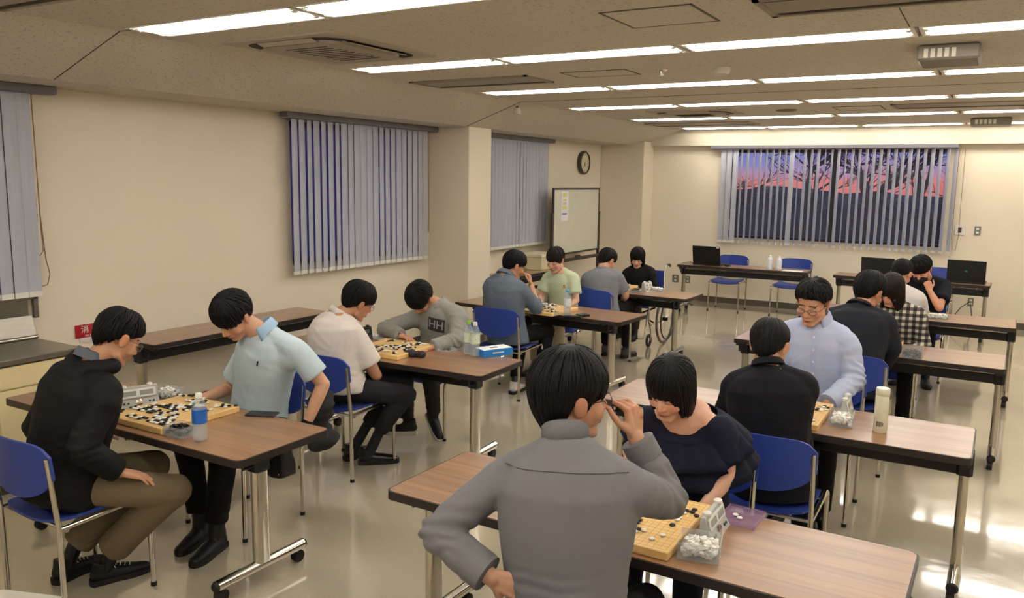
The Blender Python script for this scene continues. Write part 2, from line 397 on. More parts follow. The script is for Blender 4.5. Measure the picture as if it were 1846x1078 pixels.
b1 = blind('grey vertical blind at the left edge, over the steel sink back', 'x', XW + .10, .8, 3.22, .86, 3.02, 2.446, lambda k: 4, 1, zb=1.06, pitch=.09)
b2 = blind('lavender grey vertical blind on the left wall before the column', 'x', XW + .10, 5.27, 7.53, 5.40, 7.36, 2.446, lambda k: (14 if k in (2, 4, 5, 6) else 4), 1, rnd=6, pitch=.092)
b3 = blind('dull grey closed vertical blind beyond the column, beside the whiteboard', 'x', XW + .10, 8.2, 10.34, 8.26, 10.2, 2.446, lambda k: 1, 1, rnd=4, pitch=.09)
b4 = blind('wide white vertical blind with slats open over the dusk window', 'y', YF - .10, -3.86, -.50, -3.66, -.52, 2.436, lambda k: -(14 if k < 3 else (30 if k == 11 else (66 if k in (12, 16, 17, 19) else 56))), 1, pitch=.092, rnd=4, zb=.965)
def cordline(parent, pts, label='pull cord'):
    L = np.array(parent.location); return obj('pull_cord', MB().tube(np.array(pts) - L, .0035, 5), M['cord'], parent, True)
cordline(b1, [(XW + .08, 3.06, 2.39), (XW + .08, 3.075, 1.6), (XW + .08, 3.06, 1.36), (XW + .08, 3.075, 1.33), (XW + .08, 3.10, 1.36), (XW + .08, 3.095, 1.5), (XW + .08, 3.09, 2.39)])
cordline(b1, [(XW + .07, 3.10, 1.6), (XW + .07, 3.12, 1.3), (XW + .07, 3.14, 1.2), (XW + .07, 3.12, 1.13), (XW + .07, 3.08, 1.12)])
cordline(b2, [(XW + .08, 7.42, 2.39), (XW + .08, 7.41, 1.8), (XW + .08, 7.43, 1.28), (XW + .08, 7.45, 1.28), (XW + .08, 7.44, 2.39)])
cordline(b4, [(-.49, YF - .08, 2.38), (-.49, YF - .08, 1.2), (-.47, YF - .08, 1.02), (-.43, YF - .08, 1.02), (-.41, YF - .08, 1.2), (-.42, YF - .08, 2.38)])

# ------------------------------------------------------------------ ceiling fixtures
def light_fixture(L, label):
    t = thing('ceiling_light', label, 'light', (0, 0, ZC), 0, None)
    m = MB(); h = L / 2; w = LW; d = .05; k = .003
    m.ext((-h, -w, 0), (h, -w + .022, -.004)); m.ext((-h, w - .022, 0), (h, w, -.004)); m.ext((-h, -w, 0), (-h + .02, w, -.004)); m.ext((h - .02, -w, 0), (h, w, -.004))
    obj('frame', m, M['trough'], t)
    m = MB(); m.ext((-h, -w, d), (h, w, d + .004)); m.ext((-h, -w, 0), (h, -w + .004, d)); m.ext((-h, w - .004, 0), (h, w, d)); m.ext((-h, -w, 0), (-h + .004, w, d)); m.ext((h - .004, -w, 0), (h, w, d))
    m.prism([(-.04, d), (.04, d), (.012, .018), (-.012, .018)], -h, h, R=[[0, 0, 1], [1, 0, 0], [0, 1, 0]])
    obj('trough', m, M['trough'], t)
    for y in (-.072, .072):
        obj('lamp_tube', MB().cyl((-h + .05, y, .006), (h - .05, y, .006), .016, n=8), M['tube'], t, True)
        for x in (-h + .03, h - .03): obj('lamp_holder', MB().box((x, y, .012), (.03, .034, .05), bev=.006), M['white'], t)
    return t
LF = light_fixture(LL, 'x'); first = True
names = ['nearest', 'second', 'third', 'fourth', 'fifth', 'sixth']
for ri, y in enumerate(ROWS):
    for k in range(5):
        x = LX0 + LL / 2 + k * LP
        if ri == 7 and k == 0: x += .03
        if ri >= 2:
            lab = 'recessed twin-tube ceiling light, number %s from the left in the %s row of lights' % (['one', 'two', 'three', 'four', 'five'][k], ['nearest', 'second', 'third', 'fourth', 'fifth', 'farthest'][ri - 2])
            gr = 'recessed fluorescent ceiling lights'
        else: lab = 'recessed twin-tube ceiling light behind the camera'; gr = 'ceiling lights behind the camera'
        if first: LF.location = (x, y, ZC); LF['label'] = lab; LF['group'] = gr; first = False
        else: dup(LF, (x, y, ZC), 0, lab, gr)
# cassette air conditioners
def cassette(cx, cy, w, d, label):
    t = thing('ceiling_air_conditioner', label, 'air conditioner', (cx, cy, ZC), 0, 'cassette air conditioners')
    m = MB(); m.prism(rrect(w + .12, d + .12, .03), -.012, 0); obj('panel', m, M['trough'] if 0 else mat('aged_white_ac_panel', (178, 168, 150), .6), t)
    R0 = rrect(w - .02, d - .02, .16, 6); R1 = rrect(w - .16, d - .16, .14, 6)
    m = MB(); n = len(R0); V = [(x, y, -.013) for x, y in R0] + [(x, y, -.013) for x, y in R1] + [(x, y, -.020) for x, y in R0] + [(x, y, -.004) for x, y in R1]
    F = [[i, (i + 1) % n, n + (i + 1) % n, n + i] for i in range(n)]; m.add(np.array(V[:2 * n]) - np.array((0, 0, .0005)), F)
    obj('air_slot', m, mat('dark_ac_slot', (52, 47, 42), .8), t)
    for a, (ww, dd) in enumerate(((w - .34, .055), (w - .34, .055), (.055, d - .34), (.055, d - .34))):
        s = 1 if a % 2 else -1
        c = (0, s * (d / 2 - .045), -.02) if a < 2 else (s * (w / 2 - .045), 0, -.02)
        obj('louvre', MB().box(c, (ww, dd, .006), rx(.25 * s) if a < 2 else ry(.25 * s), bev=.002), mat('aged_white_ac_panel', (178, 168, 150), .6), t)
    m = MB(); m.prism(rrect(w - .17, d - .17, .12, 6), -.030, -.008)
    obj('grille', m, mat('ac_grille_plastic', (168, 158, 140), .6), t)
    m = MB()
    for k in range(9): m.ext((-w / 2 + .22, -d / 2 + .2 + k * (d - .4) / 8, -.0325), (w / 2 - .22, -d / 2 + .208 + k * (d - .4) / 8, -.030))
    obj('grille_slots', m, mat('dark_ac_slot', (52, 47, 42), .8), t)
cassette(-3.68, 3.98, .78, .88, 'square ceiling air conditioner on the left, nearest')
cassette(-3.1, 9.38, .84, .62, 'square ceiling air conditioner beyond the fourth light row')
# line diffusers
def line_vent(x0, x1, y, w, label):
    t = thing('ceiling_vent', label, 'vent', ((x0 + x1) / 2, y, ZC), 0, 'long slotted ceiling vents'); h = (x1 - x0) / 2
    m = MB(); 
    for s in (-1, 1): m.ext((-h, s * w / 2, -.012), (h, s * (w / 2 - .03), 0)); m.ext((s * h, -w / 2, -.012), (s * (h - .03), w / 2, 0))
    obj('frame', m, mat('beige_vent_frame', (150, 140, 122), .5), t)
    m = MB(); m.ext((-h + .03, -w / 2 + .03, -.006), (h - .03, w / 2 - .03, 0)); obj('vent_plate', m, mat('beige_vent_frame', (150, 140, 122), .5), t)
    for s in (-1, 1): obj('slot', MB().ext((-h + .04, s * (w / 2 - .035), -.0085), (h - .04, s * (w / 2 - .065), -.006)), mat('dark_ac_slot', (52, 47, 42), .8), t)
line_vent(-4.33, -3.2, 5.82, .46, 'long slotted ceiling vent at the left, before the third light row')
line_vent(-4.33, -2.88, 11.2, .6, 'long slotted ceiling vent far off, before the last light row')
line_vent(-1.0, 1.2, 9.32, .5, 'long slotted ceiling vent at the right, beyond the fourth light row')
line_vent(-1.0, .6, 3.92, .40, 'long slotted ceiling vent cut by the top edge of the photo')
line_vent(-4.6 + .28, -3.0, 2.2, .25, 'long slotted ceiling vent in the top left corner')
def hatch(x0, x1, y0, y1, label):
    t = thing('ceiling_hatch', label, 'hatch', ((x0 + x1) / 2, (y0 + y1) / 2, ZC), 0, 'square ceiling access hatches'); w = (x1 - x0); d = (y1 - y0)
    m = MB(); 
    for s in (-1, 1): m.ext((-w / 2, s * d / 2, -.004), (w / 2, s * (d / 2 - .012), 0)); m.ext((s * w / 2, -d / 2, -.004), (s * (w / 2 - .012), d / 2, 0))
    obj('frame', m, mat('dull_hatch_frame', (92, 84, 74), .5), t)
    obj('hatch_panel', MB().ext((-w / 2 + .014, -d / 2 + .014, -.003), (w / 2 - .014, d / 2 - .014, 0)), M['ceiling'], t)
hatch(-1.72, -1.26, 3.69, 4.13, 'square ceiling access hatch nearest, between first and second light rows')
hatch(-2.9, -2.38, 5.58, 5.9, 'square ceiling access hatch between second and third light rows')
hatch(-1.57, -1.1, 9.18, 9.68, 'square ceiling access hatch beyond the fourth light row')
def disc(name, label, cat, x, y, prof, m):
    t = obj(name, MB().lathe(prof, (0, 0, 0), 20), m, None, True); t.location = (x, y, ZC); tag(t, label, cat)
disc('smoke_detector', 'round beige smoke detector before the third light row', 'detector', -1.74, 5.8, [(.06, 0), (.06, -.02), (.05, -.045), (.03, -.055), (.0, -.056)], M['offwhite'])
disc('ceiling_speaker', 'round flat ceiling speaker beyond the fourth light row', 'speaker', -2.07, 9.37, [(.11, 0), (.11, -.008), (.09, -.016), (0, -.018)], mat('beige_speaker_mesh', (126, 116, 102), .8))
disc('smoke_detector', 'small round detector before the last light row', 'detector', -1.58, 11.5, [(.06, 0), (.06, -.02), (.045, -.045), (0, -.05)], M['offwhite'])
disc('sprinkler', 'small chrome sprinkler head before the third light row', 'sprinkler', -2.16, 5.74, [(.04, 0), (.038, -.008), (.012, -.012), (.01, -.035), (.024, -.038), (0, -.04)], M['chrome'])
t = thing('emergency_lamp', 'small spot lamp hanging where the dark ceiling joint meets the cove', 'lamp', (-4.45, 7.6, 2.652))
obj('lamp_arm', MB().cyl((0, 0, .02), (0, 0, -.03), .012), M['black'], t); obj('lamp_head', MB().lathe([(.02, 0), (.035, -.02), (.04, -.07), (.0, -.075)], (0, 0, -.02), 14), M['offwhite'], t, True)
def box_unit(x, y, w, d, label):
    t = thing('ceiling_exit_light', label, 'light', (x, y, ZC), 0)
    obj('housing', MB().box((0, 0, -.045), (w, d, .09), bev=.012), mat('dull_metal_box', (120, 112, 96), .45), t)
    m = MB()
    for k in range(5): m.box((-w * .35 + k * w * .11, -d / 2 - .001, -.05), (w * .07, .004, .05))
    obj('diffuser_ribs', m, M['offwhite'], t); obj('dark_top', MB().box((0, d / 2, -.01), (w, .02, .02)), M['black'], t)
box_unit(-.31, 5.5, .32, .36, 'boxy ceiling unit with ribbed face, upper right, beyond the second light row')
box_unit(-.14, 11.35, .42, .4, 'boxy ceiling unit far off at the right before the last light row')

# ------------------------------------------------------------------ outside at dusk: hedge bank and bare trees
bark = mat('dark_bark', (22, 22, 30), .9)
def bank():
    rr = np.random.RandomState(3); nx, ny = 60, 10; V = []; F = []
    for j in range(ny + 1):
        for i in range(nx + 1):
            x = -16 + 26 * i / nx; y = 17 + 6 * j / ny; t = j / ny
            h = (1.60 + .05 * math.sin(x * .9) + .05 * math.sin(x * 2.3 + 1) + rr.uniform(-.05, .05)) * min(1, t * 2.2) + .28 * t - .2
            V.append((x, y + rr.uniform(-.1, .1), h))
    for j in range(ny):
        for i in range(nx): a = j * (nx + 1) + i; F.append([a, a + 1, a + nx + 2, a + nx + 1])
    return MB().add(V, F)
tag(obj('hedge_bank', bank(), mat('dark_foliage', (34, 36, 52), .95, var=.5, vs=5, bump=1, bs=12), None), 'dark overgrown bank seen through the far window blind', 'hedge')
def tree(x, y, seed, h, label):
    rr = random.Random(seed); m = MB()
    def br(p, d, L, r, lv):
        P = [np.array(p)]; q = np.array(d, float)
        for k in range(4):
            q = q + np.array([rr.uniform(-.22, .22) for _ in range(3)]); q /= np.linalg.norm(q); P.append(P[-1] + q * L / 4)
        m.tube(P, np.linspace(r, r * .55, 5), 4)
        if lv > 0:
            for k in range(4 if lv > 1 else 5):
                t = rr.randint(1, 4); e = q + np.array([rr.uniform(-1, 1), rr.uniform(-.7, .7), rr.uniform(-.45, .7)]); e /= np.linalg.norm(e); br(P[t], e, L * .62, r * .5, lv - 1)
    br((0, 0, 0), (0, 0, 1), h, .085, 4)
    o = obj('bare_tree', m, bark, None); o.location = (x, y, 0); tag(o, label, 'tree', 'bare trees outside the far window')
tree(-4.6, 15.6, 1, 1.9, 'bare dark tree outside, behind the left of the far window')
tree(-3.3, 16.2, 5, 2.2, 'bare dark tree outside, left of the far window middle')
tree(-2.0, 15.2, 9, 2.0, 'bare dark tree outside, behind the middle of the far window')
tree(-.9, 16.0, 12, 2.3, 'bare dark tree outside, right of the far window middle')
tree(0.2, 15.4, 23, 2.0, 'bare dark tree outside, behind the right of the far window')

# ------------------------------------------------------------------ tables
W6, W45, HT = .553, .456, .70
def table_proto(w, inset):
    t = thing('folding_table', 'x', 'table'); L = 1.8
    R0 = rrect(L, w, .035, 5)
    obj('edge_band', MB().prism([(x, y) for x, y in R0], HT - .034, HT - .0015), M['edge'], t, True)
    obj('tabletop', MB().prism(rrect(L - .014, w - .014, .03, 5), HT - .0016, HT), M['wood'], t)
    xl = L / 2 - inset
    m = MB(); m.ext((-xl + .02, -.03, HT - .155), (xl - .02, .03, HT - .075), bev=.006); obj('beam', m, M['blacksteel'], t)
    m = MB()
    for y in (-.09, -.03, .09): m.cyl((-xl + .03, y * w / .55, HT - .07), (xl - .03, y * w / .55, HT - .07), .005, n=6)
    for k in range(7): m.cyl((-xl + .1 + k * (2 * xl - .2) / 6, -.1, HT - .067), (-xl + .1 + k * (2 * xl - .2) / 6, .1, HT - .067), .004, n=5)
    obj('shelf_wires', m, M['chrome'], t)
    for s in (-1, 1):
        m = MB(); m.ext((s * (xl - .035), -.045, HT - .165), (s * (xl + .035), .045, HT - .034), bev=.012); m.ext((s * (xl - .02), -w / 2 + .05, HT - .06), (s * (xl + .02), w / 2 - .05, HT - .034), bev=.004)
        obj('bracket', m, M['blacksteel'], t)
        q = s * (xl + .02); obj('latch_spring', MB().tube([(q, .05, HT - .04), (q + s * .005, .085, HT - .085), (q, .05, HT - .12)], .007, 6), M['blacksteel'], t); m = MB(); m.tube([(q, -.06, HT - .05), (q, -.12, HT - .06), (q, -.11, HT - .12), (q, -.05, HT - .12)], .008, 6)
        obj('latch', m, M['blacksteel'], t)
        obj('leg', MB().prism(rrect(.045, .085, .02, 4), .075, HT - .15, c=(s * xl, 0, 0)), M['chrome'], t, True)
        fl = min(.285, w / 2 + .005)
        f = obj('foot', MB().cyl((s * xl, -fl + .02, .082), (s * xl, fl - .02, .082), .026, n=14), M['chrome'], t, True)
        for e in (-1, 1):
            obj('foot_cap', MB().cyl((s * xl, e * (fl - .02), .082), (s * xl, e * (fl - .008), .082), .027, .02, n=14), M['rubber'], f, True)
            c = obj('caster', MB().cyl((s * xl + s * .012, e * (fl - .05), .03), (s * xl - s * .022, e * (fl - .05), .03), .03, n=16), M['rubber'], t, True)
            obj('caster_fork', MB().ext((s * xl - .014, e * (fl - .05) - .016, .03), (s * xl + .0, e * (fl - .05) + .016, .075)), M['black'], c)
    return t
TP = {}
def table(x, y, rot, w, inset, label, group='folding tables'):
    k = (w, inset)
    if k not in TP:
        t = table_proto(w, inset); TP[k] = t; t.location = (x, y, 0); t.rotation_euler = (0, 0, rot); t['label'] = label; t['group'] = group; return t
    return dup(TP[k], (x, y, 0), rot, label, group)
D = math.radians
table(-3.53, 2.51, 0, W6, .19, 'brown folding table nearest on the left, between black jacket and pale blue polo')
table(-3.50, 4.30, D(1.5), W6, .21, 'brown folding table between white shirt and grey sweatshirt, blue tissue box on it')
table(-3.53, 6.64, D(-4.5), W6, .21, 'brown folding table between grey-blue shirt and mint top, water bottle on it')
table(-3.53, 8.26, D(-.9), W6, .21, 'brown folding table beside the wheelchair')
table(-1.02, 2.585, D(-.9), W6, .03, 'brown folding table nearest at the lower right, in front of the grey shirt')
table(-.89, 4.27, D(-.6), W6, .03, 'brown folding table with the tall cream flask on it')
table(-.75, 6.42, D(-1.1), W6, .03, 'brown folding table between the charcoal suit and the plaid shirt')
table(-.66, 8.28, D(-1.2), W6, .03, 'brown folding table farthest in the right row, before the dark tee')
table(-3.02, 11.57, D(4.4) * .5, W45, .05, 'narrow folding table by the far wall with one laptop and two white bottles')
table(-.87, 11.51, D(-2), W45, .05, 'narrow folding table by the far wall at the right, under a wide laptop')
table(-5.2, 4.43, D(90), W45, .05, 'empty narrow folding table along the left wall')
table(-5.2, 8.93, D(90), W45, .05, 'narrow folding table along the left wall beyond the column, white box on it')

# ------------------------------------------------------------------ chairs
def chair_proto():
    c = thing('stacking_chair', 'x', 'chair'); r = .0115
    for s in (-1, 1):
        x = s * .222
        obj('rear_post', MB().tube([(x, -.20, .008), (x, -.205, .44), (x * .99, -.235, .74)], r, 10), M['chrome'], c, True)
        P = [(x, -.20, .425)] + [(x, -.20 + .37 * k / 3, .425 + .012 * k / 3) for k in (1, 2, 3)]
        P += [(x, .17 + .035 * math.sin(a), .402 + .035 * math.cos(a)) for a in (.4, .8, 1.2)] + [(x, .206, .38), (x * 1.01, .212, .008)]
        obj('front_leg', MB().tube(P, r, 10), M['chrome'], c, True)
        obj('leg_tip', MB().cyl((x, -.20, 0), (x, -.20, .02), .014, n=10), M['rubber'], c, True)
        obj('leg_tip', MB().cyl((x * 1.01, .212, 0), (x * 1.01, .212, .02), .014, n=10), M['rubber'], c, True)
    obj('cross_tube', MB().cyl((-.222, -.17, .412), (.222, -.17, .412), .009, n=8), M['chrome'], c, True)
    obj('cross_tube', MB().cyl((-.222, .13, .418), (.222, .13, .418), .009, n=8), M['chrome'], c, True)
    # seat shell
    n, k = 12, 12; V = []; F = []
    for top in (0, 1):
        for j in range(k + 1):
            v = -1 + 2 * j / k
            for i in range(n + 1):
                u = -1 + 2 * i / n
                q = 1 - .10 * abs(v) ** 6; x = u * .205 * q; y = v * .21 * (1 - .06 * abs(u) ** 6) + .005
                z = .455 - .018 * (1 - u * u) * (1 - .3 * v) - (.03 * max(0, v - .6) ** 2 * 6) + .012 * max(0, -v - .6) - .012 * (1 - top)
                V.append((x, y, z))
    S = (n + 1) * (k + 1)
    for j in range(k):
        for i in range(n): a = j * (n + 1) + i; F.append([a, a + n + 1, a + n + 2, a + 1]); F.append([S + a, S + a + 1, S + a + n + 2, S + a + n + 1])
    for j in range(k): a = j * (n + 1); F.append([a, S + a, S + a + n + 1, a + n + 1]); b = a + n; F.append([b, b + n + 1, S + b + n + 1, S + b])
    for i in range(n): F.append([i, i + 1, S + i + 1, S + i]); b = k * (n + 1) + i; F.append([b, S + b, S + b + 1, b + 1])
    obj('seat', MB().add(V, F), M['blue'], c, True, 50)
    V = []; F = []; n, k = 14, 10
    for fr_ in (0, 1):
        for j in range(k + 1):
            v = j / k
            for i in range(n + 1):
                u = -1 + 2 * i / n; au = abs(u)
                top = .80 - .05 * au ** 8 - .006 * au ** 2; bot = .575 + .075 * au ** 2.2 - .03 + .03 * au ** 8
                z = bot + (top - bot) * v; x = u * .236 * (1 - .035 * max(0, v - .75) * 4 * 0)
                y = -.262 + .042 * au ** 2 - (z - .6) * .10 + (.012 if fr_ else 0)
                V.append((x, y, z))
    S = (n + 1) * (k + 1)
    for j in range(k):
        for i in range(n): a = j * (n + 1) + i; F.append([a, a + 1, a + n + 2, a + n + 1]); F.append([S + a, S + a + n + 1, S + a + n + 2, S + a + 1])
    for j in range(k): a = j * (n + 1); F.append([a, a + n + 1, S + a + n + 1, S + a]); b = a + n; F.append([b, S + b, S + b + n + 1, b + n + 1])
    for i in range(n): F.append([i, S + i, S + i + 1, i + 1]); b = k * (n + 1) + i; F.append([b, b + 1, S + b + 1, S + b])
    obj('backrest', MB().add(V, F), M['blue'], c, True, 50)
    return c
CH = chair_proto(); ch_first = [True]
def chair(x, y, rot, label, group='blue stacking chairs'):
    if ch_first[0]:
        ch_first[0] = False; CH.location = (x, y, 0); CH.rotation_euler = (0, 0, D(rot)); CH['label'] = label; CH['group'] = group; return CH
    return dup(CH, (x, y, 0), D(rot), label, group)
chair(-3.43, 2.0, 0, 'blue chrome-legged chair under the man in the black jacket')
chair(-3.43, 2.96, 180, 'blue chrome-legged chair under the man in the pale blue polo')
chair(-3.53, 3.885, 0, 'blue chrome-legged chair under the man in the white shirt')
chair(-3.52, 4.87, 180, 'blue chrome-legged chair under the boy in the grey sweatshirt')
chair(-3.60, 6.07, 0, 'blue chrome-legged chair under the man in the grey-blue shirt')
chair(-3.62, 7.22, 180, 'blue chrome-legged chair under the woman in the mint top')
chair(-3.42, 7.66, -4, 'blue chrome-legged chair under the boy in the grey tee, before the wheelchair')
chair(-.93, 1.93, 8, 'blue chrome-legged chair under the man in the grey shirt, cut by the lower edge')
chair(-1.0, 3.13, 180, 'blue chrome-legged chair under the woman in the navy ruffled dress')
chair(-.80, 3.78, 0, 'blue chrome-legged chair under the person in the navy suit')
chair(-.80, 4.86, 180, 'blue chrome-legged chair under the man in the light blue shirt')
chair(-.735, 5.80, 0, 'blue chrome-legged chair under the man in the charcoal suit')
chair(-.66, 6.98, 180, 'blue chrome-legged chair under the woman in the plaid shirt')
chair(-.70, 7.66, 0, 'blue chrome-legged chair under the boy in the white tee')
chair(-.56, 8.88, 180, 'blue chrome-legged chair under the boy in the dark tee')
chair(-3.35, 12.02, 180, 'empty blue chair by the far wall, behind the laptop')
chair(-2.45, 12.05, 178, 'empty blue chair by the far wall, behind the two white bottles')
chair(-.62, 12.0, 180, 'empty blue chair by the far wall, behind the wide laptop')

# ------------------------------------------------------------------ go boards and stones
ink = mat('black_ink', (26, 22, 18), .6)
def go_board_proto():
    t = thing('go_board', 'x', 'board')
    obj('board_block', MB().ext((-.21, -.2275, 0), (.21, .2275, .03), bev=.003), M['board'], t)
    m = MB(); sx, sy = .022, .0237
    for k in range(-9, 10):
        m.ext((k * sx - .00035, -9 * sy, .0299), (k * sx + .00035, 9 * sy, .0302)); m.ext((-9 * sx, k * sy - .00035, .0299), (9 * sx, k * sy + .00035, .0302))
    for a in (-6, 0, 6):
        for b in (-6, 0, 6): m.cyl((a * sx, b * sy, .0299), (a * sx, b * sy, .0305), .0022, n=6)
    obj('grid_lines', m, mat('faded_grid_ink', (120, 92, 54), .6), t)
    return t
GB = go_board_proto(); gb1 = [True]
STP = [(.0, 0), (.006, .0006), (.0096, .0024), (.0107, .0044), (.0096, .0064), (.006, .0082), (.0, .0088)]
sm_ = MB().lathe([(r, z) for r, z in STP if 1][1:-1], n=12)
STONE = {c: (lambda m_: m_)(MB().lathe([(.004, 0), (.0092, .0022), (.0107, .0044), (.0092, .0066), (.004, .0088)], n=10).mesh('go_stone', M['stone' + c], True, 80)) for c in 'bw'}
ORD = ['first','second','third','fourth','fifth','sixth','seventh','eighth','ninth','tenth','eleventh','twelfth','thirteenth','fourteenth','fifteenth','sixteenth','seventeenth','eighteenth','nineteenth']
n_st = [0]; rest = {'b': MB(), 'w': MB()}
def scatter(bx, by, rot, dens, seed, where, region=None, prefer=None, cap=9999, only=None):
    """stones on a board: chains walked over the grid, alternately black and white"""
    rr = random.Random(seed); occ = {}
    R = rz(rot); sx, sy = .022, .0237
    if only: occ = dict(only)
    else:
        while len(occ) < dens:
            p = (rr.randint(-8, 8), rr.randint(-8, 8)); c = rr.choice('bw')
            for k in range(rr.randint(2, 6)):
                if abs(p[0]) <= 9 and abs(p[1]) <= 9:
                    if p not in occ and (region is None or region(*p)): occ[p] = c
                    q = (p[0] + rr.choice((-1, 1)), p[1])
                    if q not in occ and abs(q[0]) <= 9 and rr.random() < .55 and (region is None or region(*q)): occ[q] = 'w' if c == 'b' else 'b'
                d = rr.choice(((1, 0), (-1, 0), (0, 1), (0, -1), (1, 1), (-1, 1))); p = (p[0] + d[0], p[1] + d[1])
    for i, ((a, b), c) in enumerate(sorted(occ.items())):
        l = R @ np.array((a * sx + rr.uniform(-.001, .001), b * sy + rr.uniform(-.001, .001), .0303)) + np.array((bx, by, HT))
        if n_st[0] < 300 and i < cap:
            o = bpy.data.objects.new('go_stone', STONE[c]); COL.objects.link(o); o.location = l
            tag(o, '%s go stone %s, line %d from left, %d from front' % ('black' if c == 'b' else 'white', where, a + 10, b + 10), 'stone', '%s go stones %s' % ('black' if c == 'b' else 'white', where)); n_st[0] += 1
        else: rest[c].lathe([(.004, 0), (.0104, .003), (.0104, .0058), (.004, .0088)], l, 8)
def board(x, y, rot, label):
    if gb1[0]: gb1[0] = False; GB.location = (x, y, HT); GB.rotation_euler = (0, 0, rot); GB['label'] = label; GB['group'] = 'wooden go boards'; return
    dup(GB, (x, y, HT), rot, label, 'wooden go boards')
board(-3.415, 2.515, 0, 'wooden go board on the nearest left table, crowded with stones'); scatter(-3.415, 2.515, 0, 150, 4, 'on the nearest left board')
board(-1.005, 2.565, 0, 'wooden go board at the elbow of the man in the grey shirt')
ons = {(9 - 3, 8 - 1): 'w', (4, 7): 'b', (5, 7): 'w', (6, 8): 'b', (5, 6): 'b', (5, 8): 'b', (6, 6): 'b', (4, 6): 'w', (4, 3): 'w', (3, 4): 'w', (5, 1): 'w', (4, -1): 'b', (4, -3): 'w', (2, -5): 'w', (7, 4): 'b'}
ons = {(7, -5): 'w', (6, -7): 'w', (7, -1): 'b', (7, 1): 'w', (7, 4): 'w', (8, 6): 'b', (9, 4): 'b', (8, 5): 'b', (7, 5): 'b', (6, 6): 'w', (7, 2): 'w', (1, -2): 'b', (2, -4): 'b', (1, -3): 'w', (2, -5): 'w', (3, -6): 'w', (3, -7): 'b', (4, -5): 'w', (3, -5): 'b', (2, -3): 'b', (2, -2): 'b', (1, -5): 'w', (0, -4): 'b', (-1, 2): 'w', (-2, 3): 'b', (0, 5): 'w', (-3, 5): 'b', (4, 6): 'b', (5, 7): 'w', (-5, 4): 'w'}
scatter(-1.005, 2.565, 0, 0, 5, 'by the grey shirt', only=ons)
board(-3.50, 4.33, D(1.5), 'wooden go board before the boy in the grey sweatshirt'); scatter(-3.50, 4.33, D(1.5), 105, 11, 'by the grey sweatshirt')
board(-.86, 4.26, 0, 'wooden go board beside the cream flask and the light blue shirt'); scatter(-.86, 4.26, 0, 52, 17, 'by the light blue shirt')
board(-3.45, 6.46, D(-4.5), 'wooden go board between the grey-blue shirt and the mint top'); scatter(-3.45, 6.46, D(-4.5), 95, 23, 'before the mint top')
board(-3.58, 8.27, 0, 'wooden go board before the woman in the wheelchair'); scatter(-3.58, 8.27, 0, 80, 29, 'before the wheelchair')
board(-.72, 6.42, 0, 'wooden go board between the charcoal suit and the plaid shirt'); scatter(-.72, 6.42, 0, 40, 31, 'before the plaid shirt')
board(-.66, 8.22, 0, 'wooden go board between the white tee and the dark tee'); scatter(-.66, 8.22, 0, 60, 37, 'before the dark tee')
for c, nm in (('b', 'black'), ('w', 'white')):
    if rest[c].n: tag(obj('go_stones', rest[c], M['stone' + c], None, True), '%s go stones set out on the farther boards' % nm, 'stones', None, 'stuff')

def stone_heap(mb, w, d, h, n, seed, z0=.004):
    rr = random.Random(seed)
    for k in range(n):
        x = rr.uniform(-w / 2, w / 2); y = rr.uniform(-d / 2, d / 2); top = h * (1 - .5 * max(abs(x) / (w / 2), abs(y) / (d / 2)) ** 2); z = z0 + rr.uniform(0, top)
        mb.lathe([(.004, -.0044), (.0092, -.002), (.0107, 0), (.0092, .002), (.004, .0044)], (x, y, z + .008), 8, axis=(rr.uniform(-1, 1), rr.uniform(-1, 1), rr.uniform(.3, 1)))
    return mb
def stone_box(x, y, rot, w, d, h, col, label, seed, n=170, mat_='clear', fill=.75):
    t = thing('stone_box', label, 'box', (x, y, HT), D(rot), 'clear plastic stone boxes'); k = .0015
    m = MB(); m.ext((-w / 2, -d / 2, 0), (w / 2, d / 2, k))
    for s in (-1, 1): m.box((s * w / 2, 0, h / 2), (k, d, h)); m.box((0, s * d / 2, h / 2), (w, k, h))
    m.tube([(-w / 2, -d / 2, h), (w / 2, -d / 2, h), (w / 2, d / 2, h), (-w / 2, d / 2, h), (-w / 2, -d / 2, h)], .0018, 5)
    obj('box_shell', m, M[mat_], t)
    s = obj('go_stones', stone_heap(MB(), w - .025, d - .025, h * fill, n, seed), M['stone' + col], None, True)
    s.location = (x, y, HT + .001); s.rotation_euler = (0, 0, D(rot)); tag(s, '%s go stones heaped in the %s' % ({'b': 'black', 'w': 'white'}[col], label), 'stones', None, 'stuff')
stone_box(-3.14, 2.345, 4, .12, .10, .045, 'b', 'clear box of black stones beside the water bottle', 1, 130)
stone_box(-3.745, 2.725, 10, .13, .10, .05, 'w', 'clear box of white stones behind the silver game clock', 2, 130)
stone_box(-.725, 2.445, 12, .13, .12, .055, 'w', 'clear box of white stones nearest, at the lower right', 3, 200)
stone_box(-.575, 4.25, 5, .11, .17, .05, 'w', 'clear box of white stones beside the cream flask', 4, 190)
stone_box(-.415, 6.20, 0, .13, .11, .075, 'b', 'clear box of black stones beyond the cream flask', 5, 190, fill=.6)
stone_box(-.37, 8.20, 0, .17, .12, .04, 'w', 'clear box of white stones before the dark tee', 6, 120)
stone_box(-3.31, 6.30, -5, .12, .08, .03, 'b', 'dark box of black stones beside the blue-capped bottle', 7, 110)
stone_box(-3.27, 8.17, 0, .10, .08, .03, 'b', 'dark box of black stones on the table beside the wheelchair', 8, 80)
stone_box(-3.13, 8.42, 0, .16, .10, .03, 'w', 'clear box of white stones on the table beside the wheelchair', 9, 110)
stone_box(-3.90, 4.60, 0, .14, .10, .03, 'w', 'clear box of white stones beside the black game clock', 10, 100)
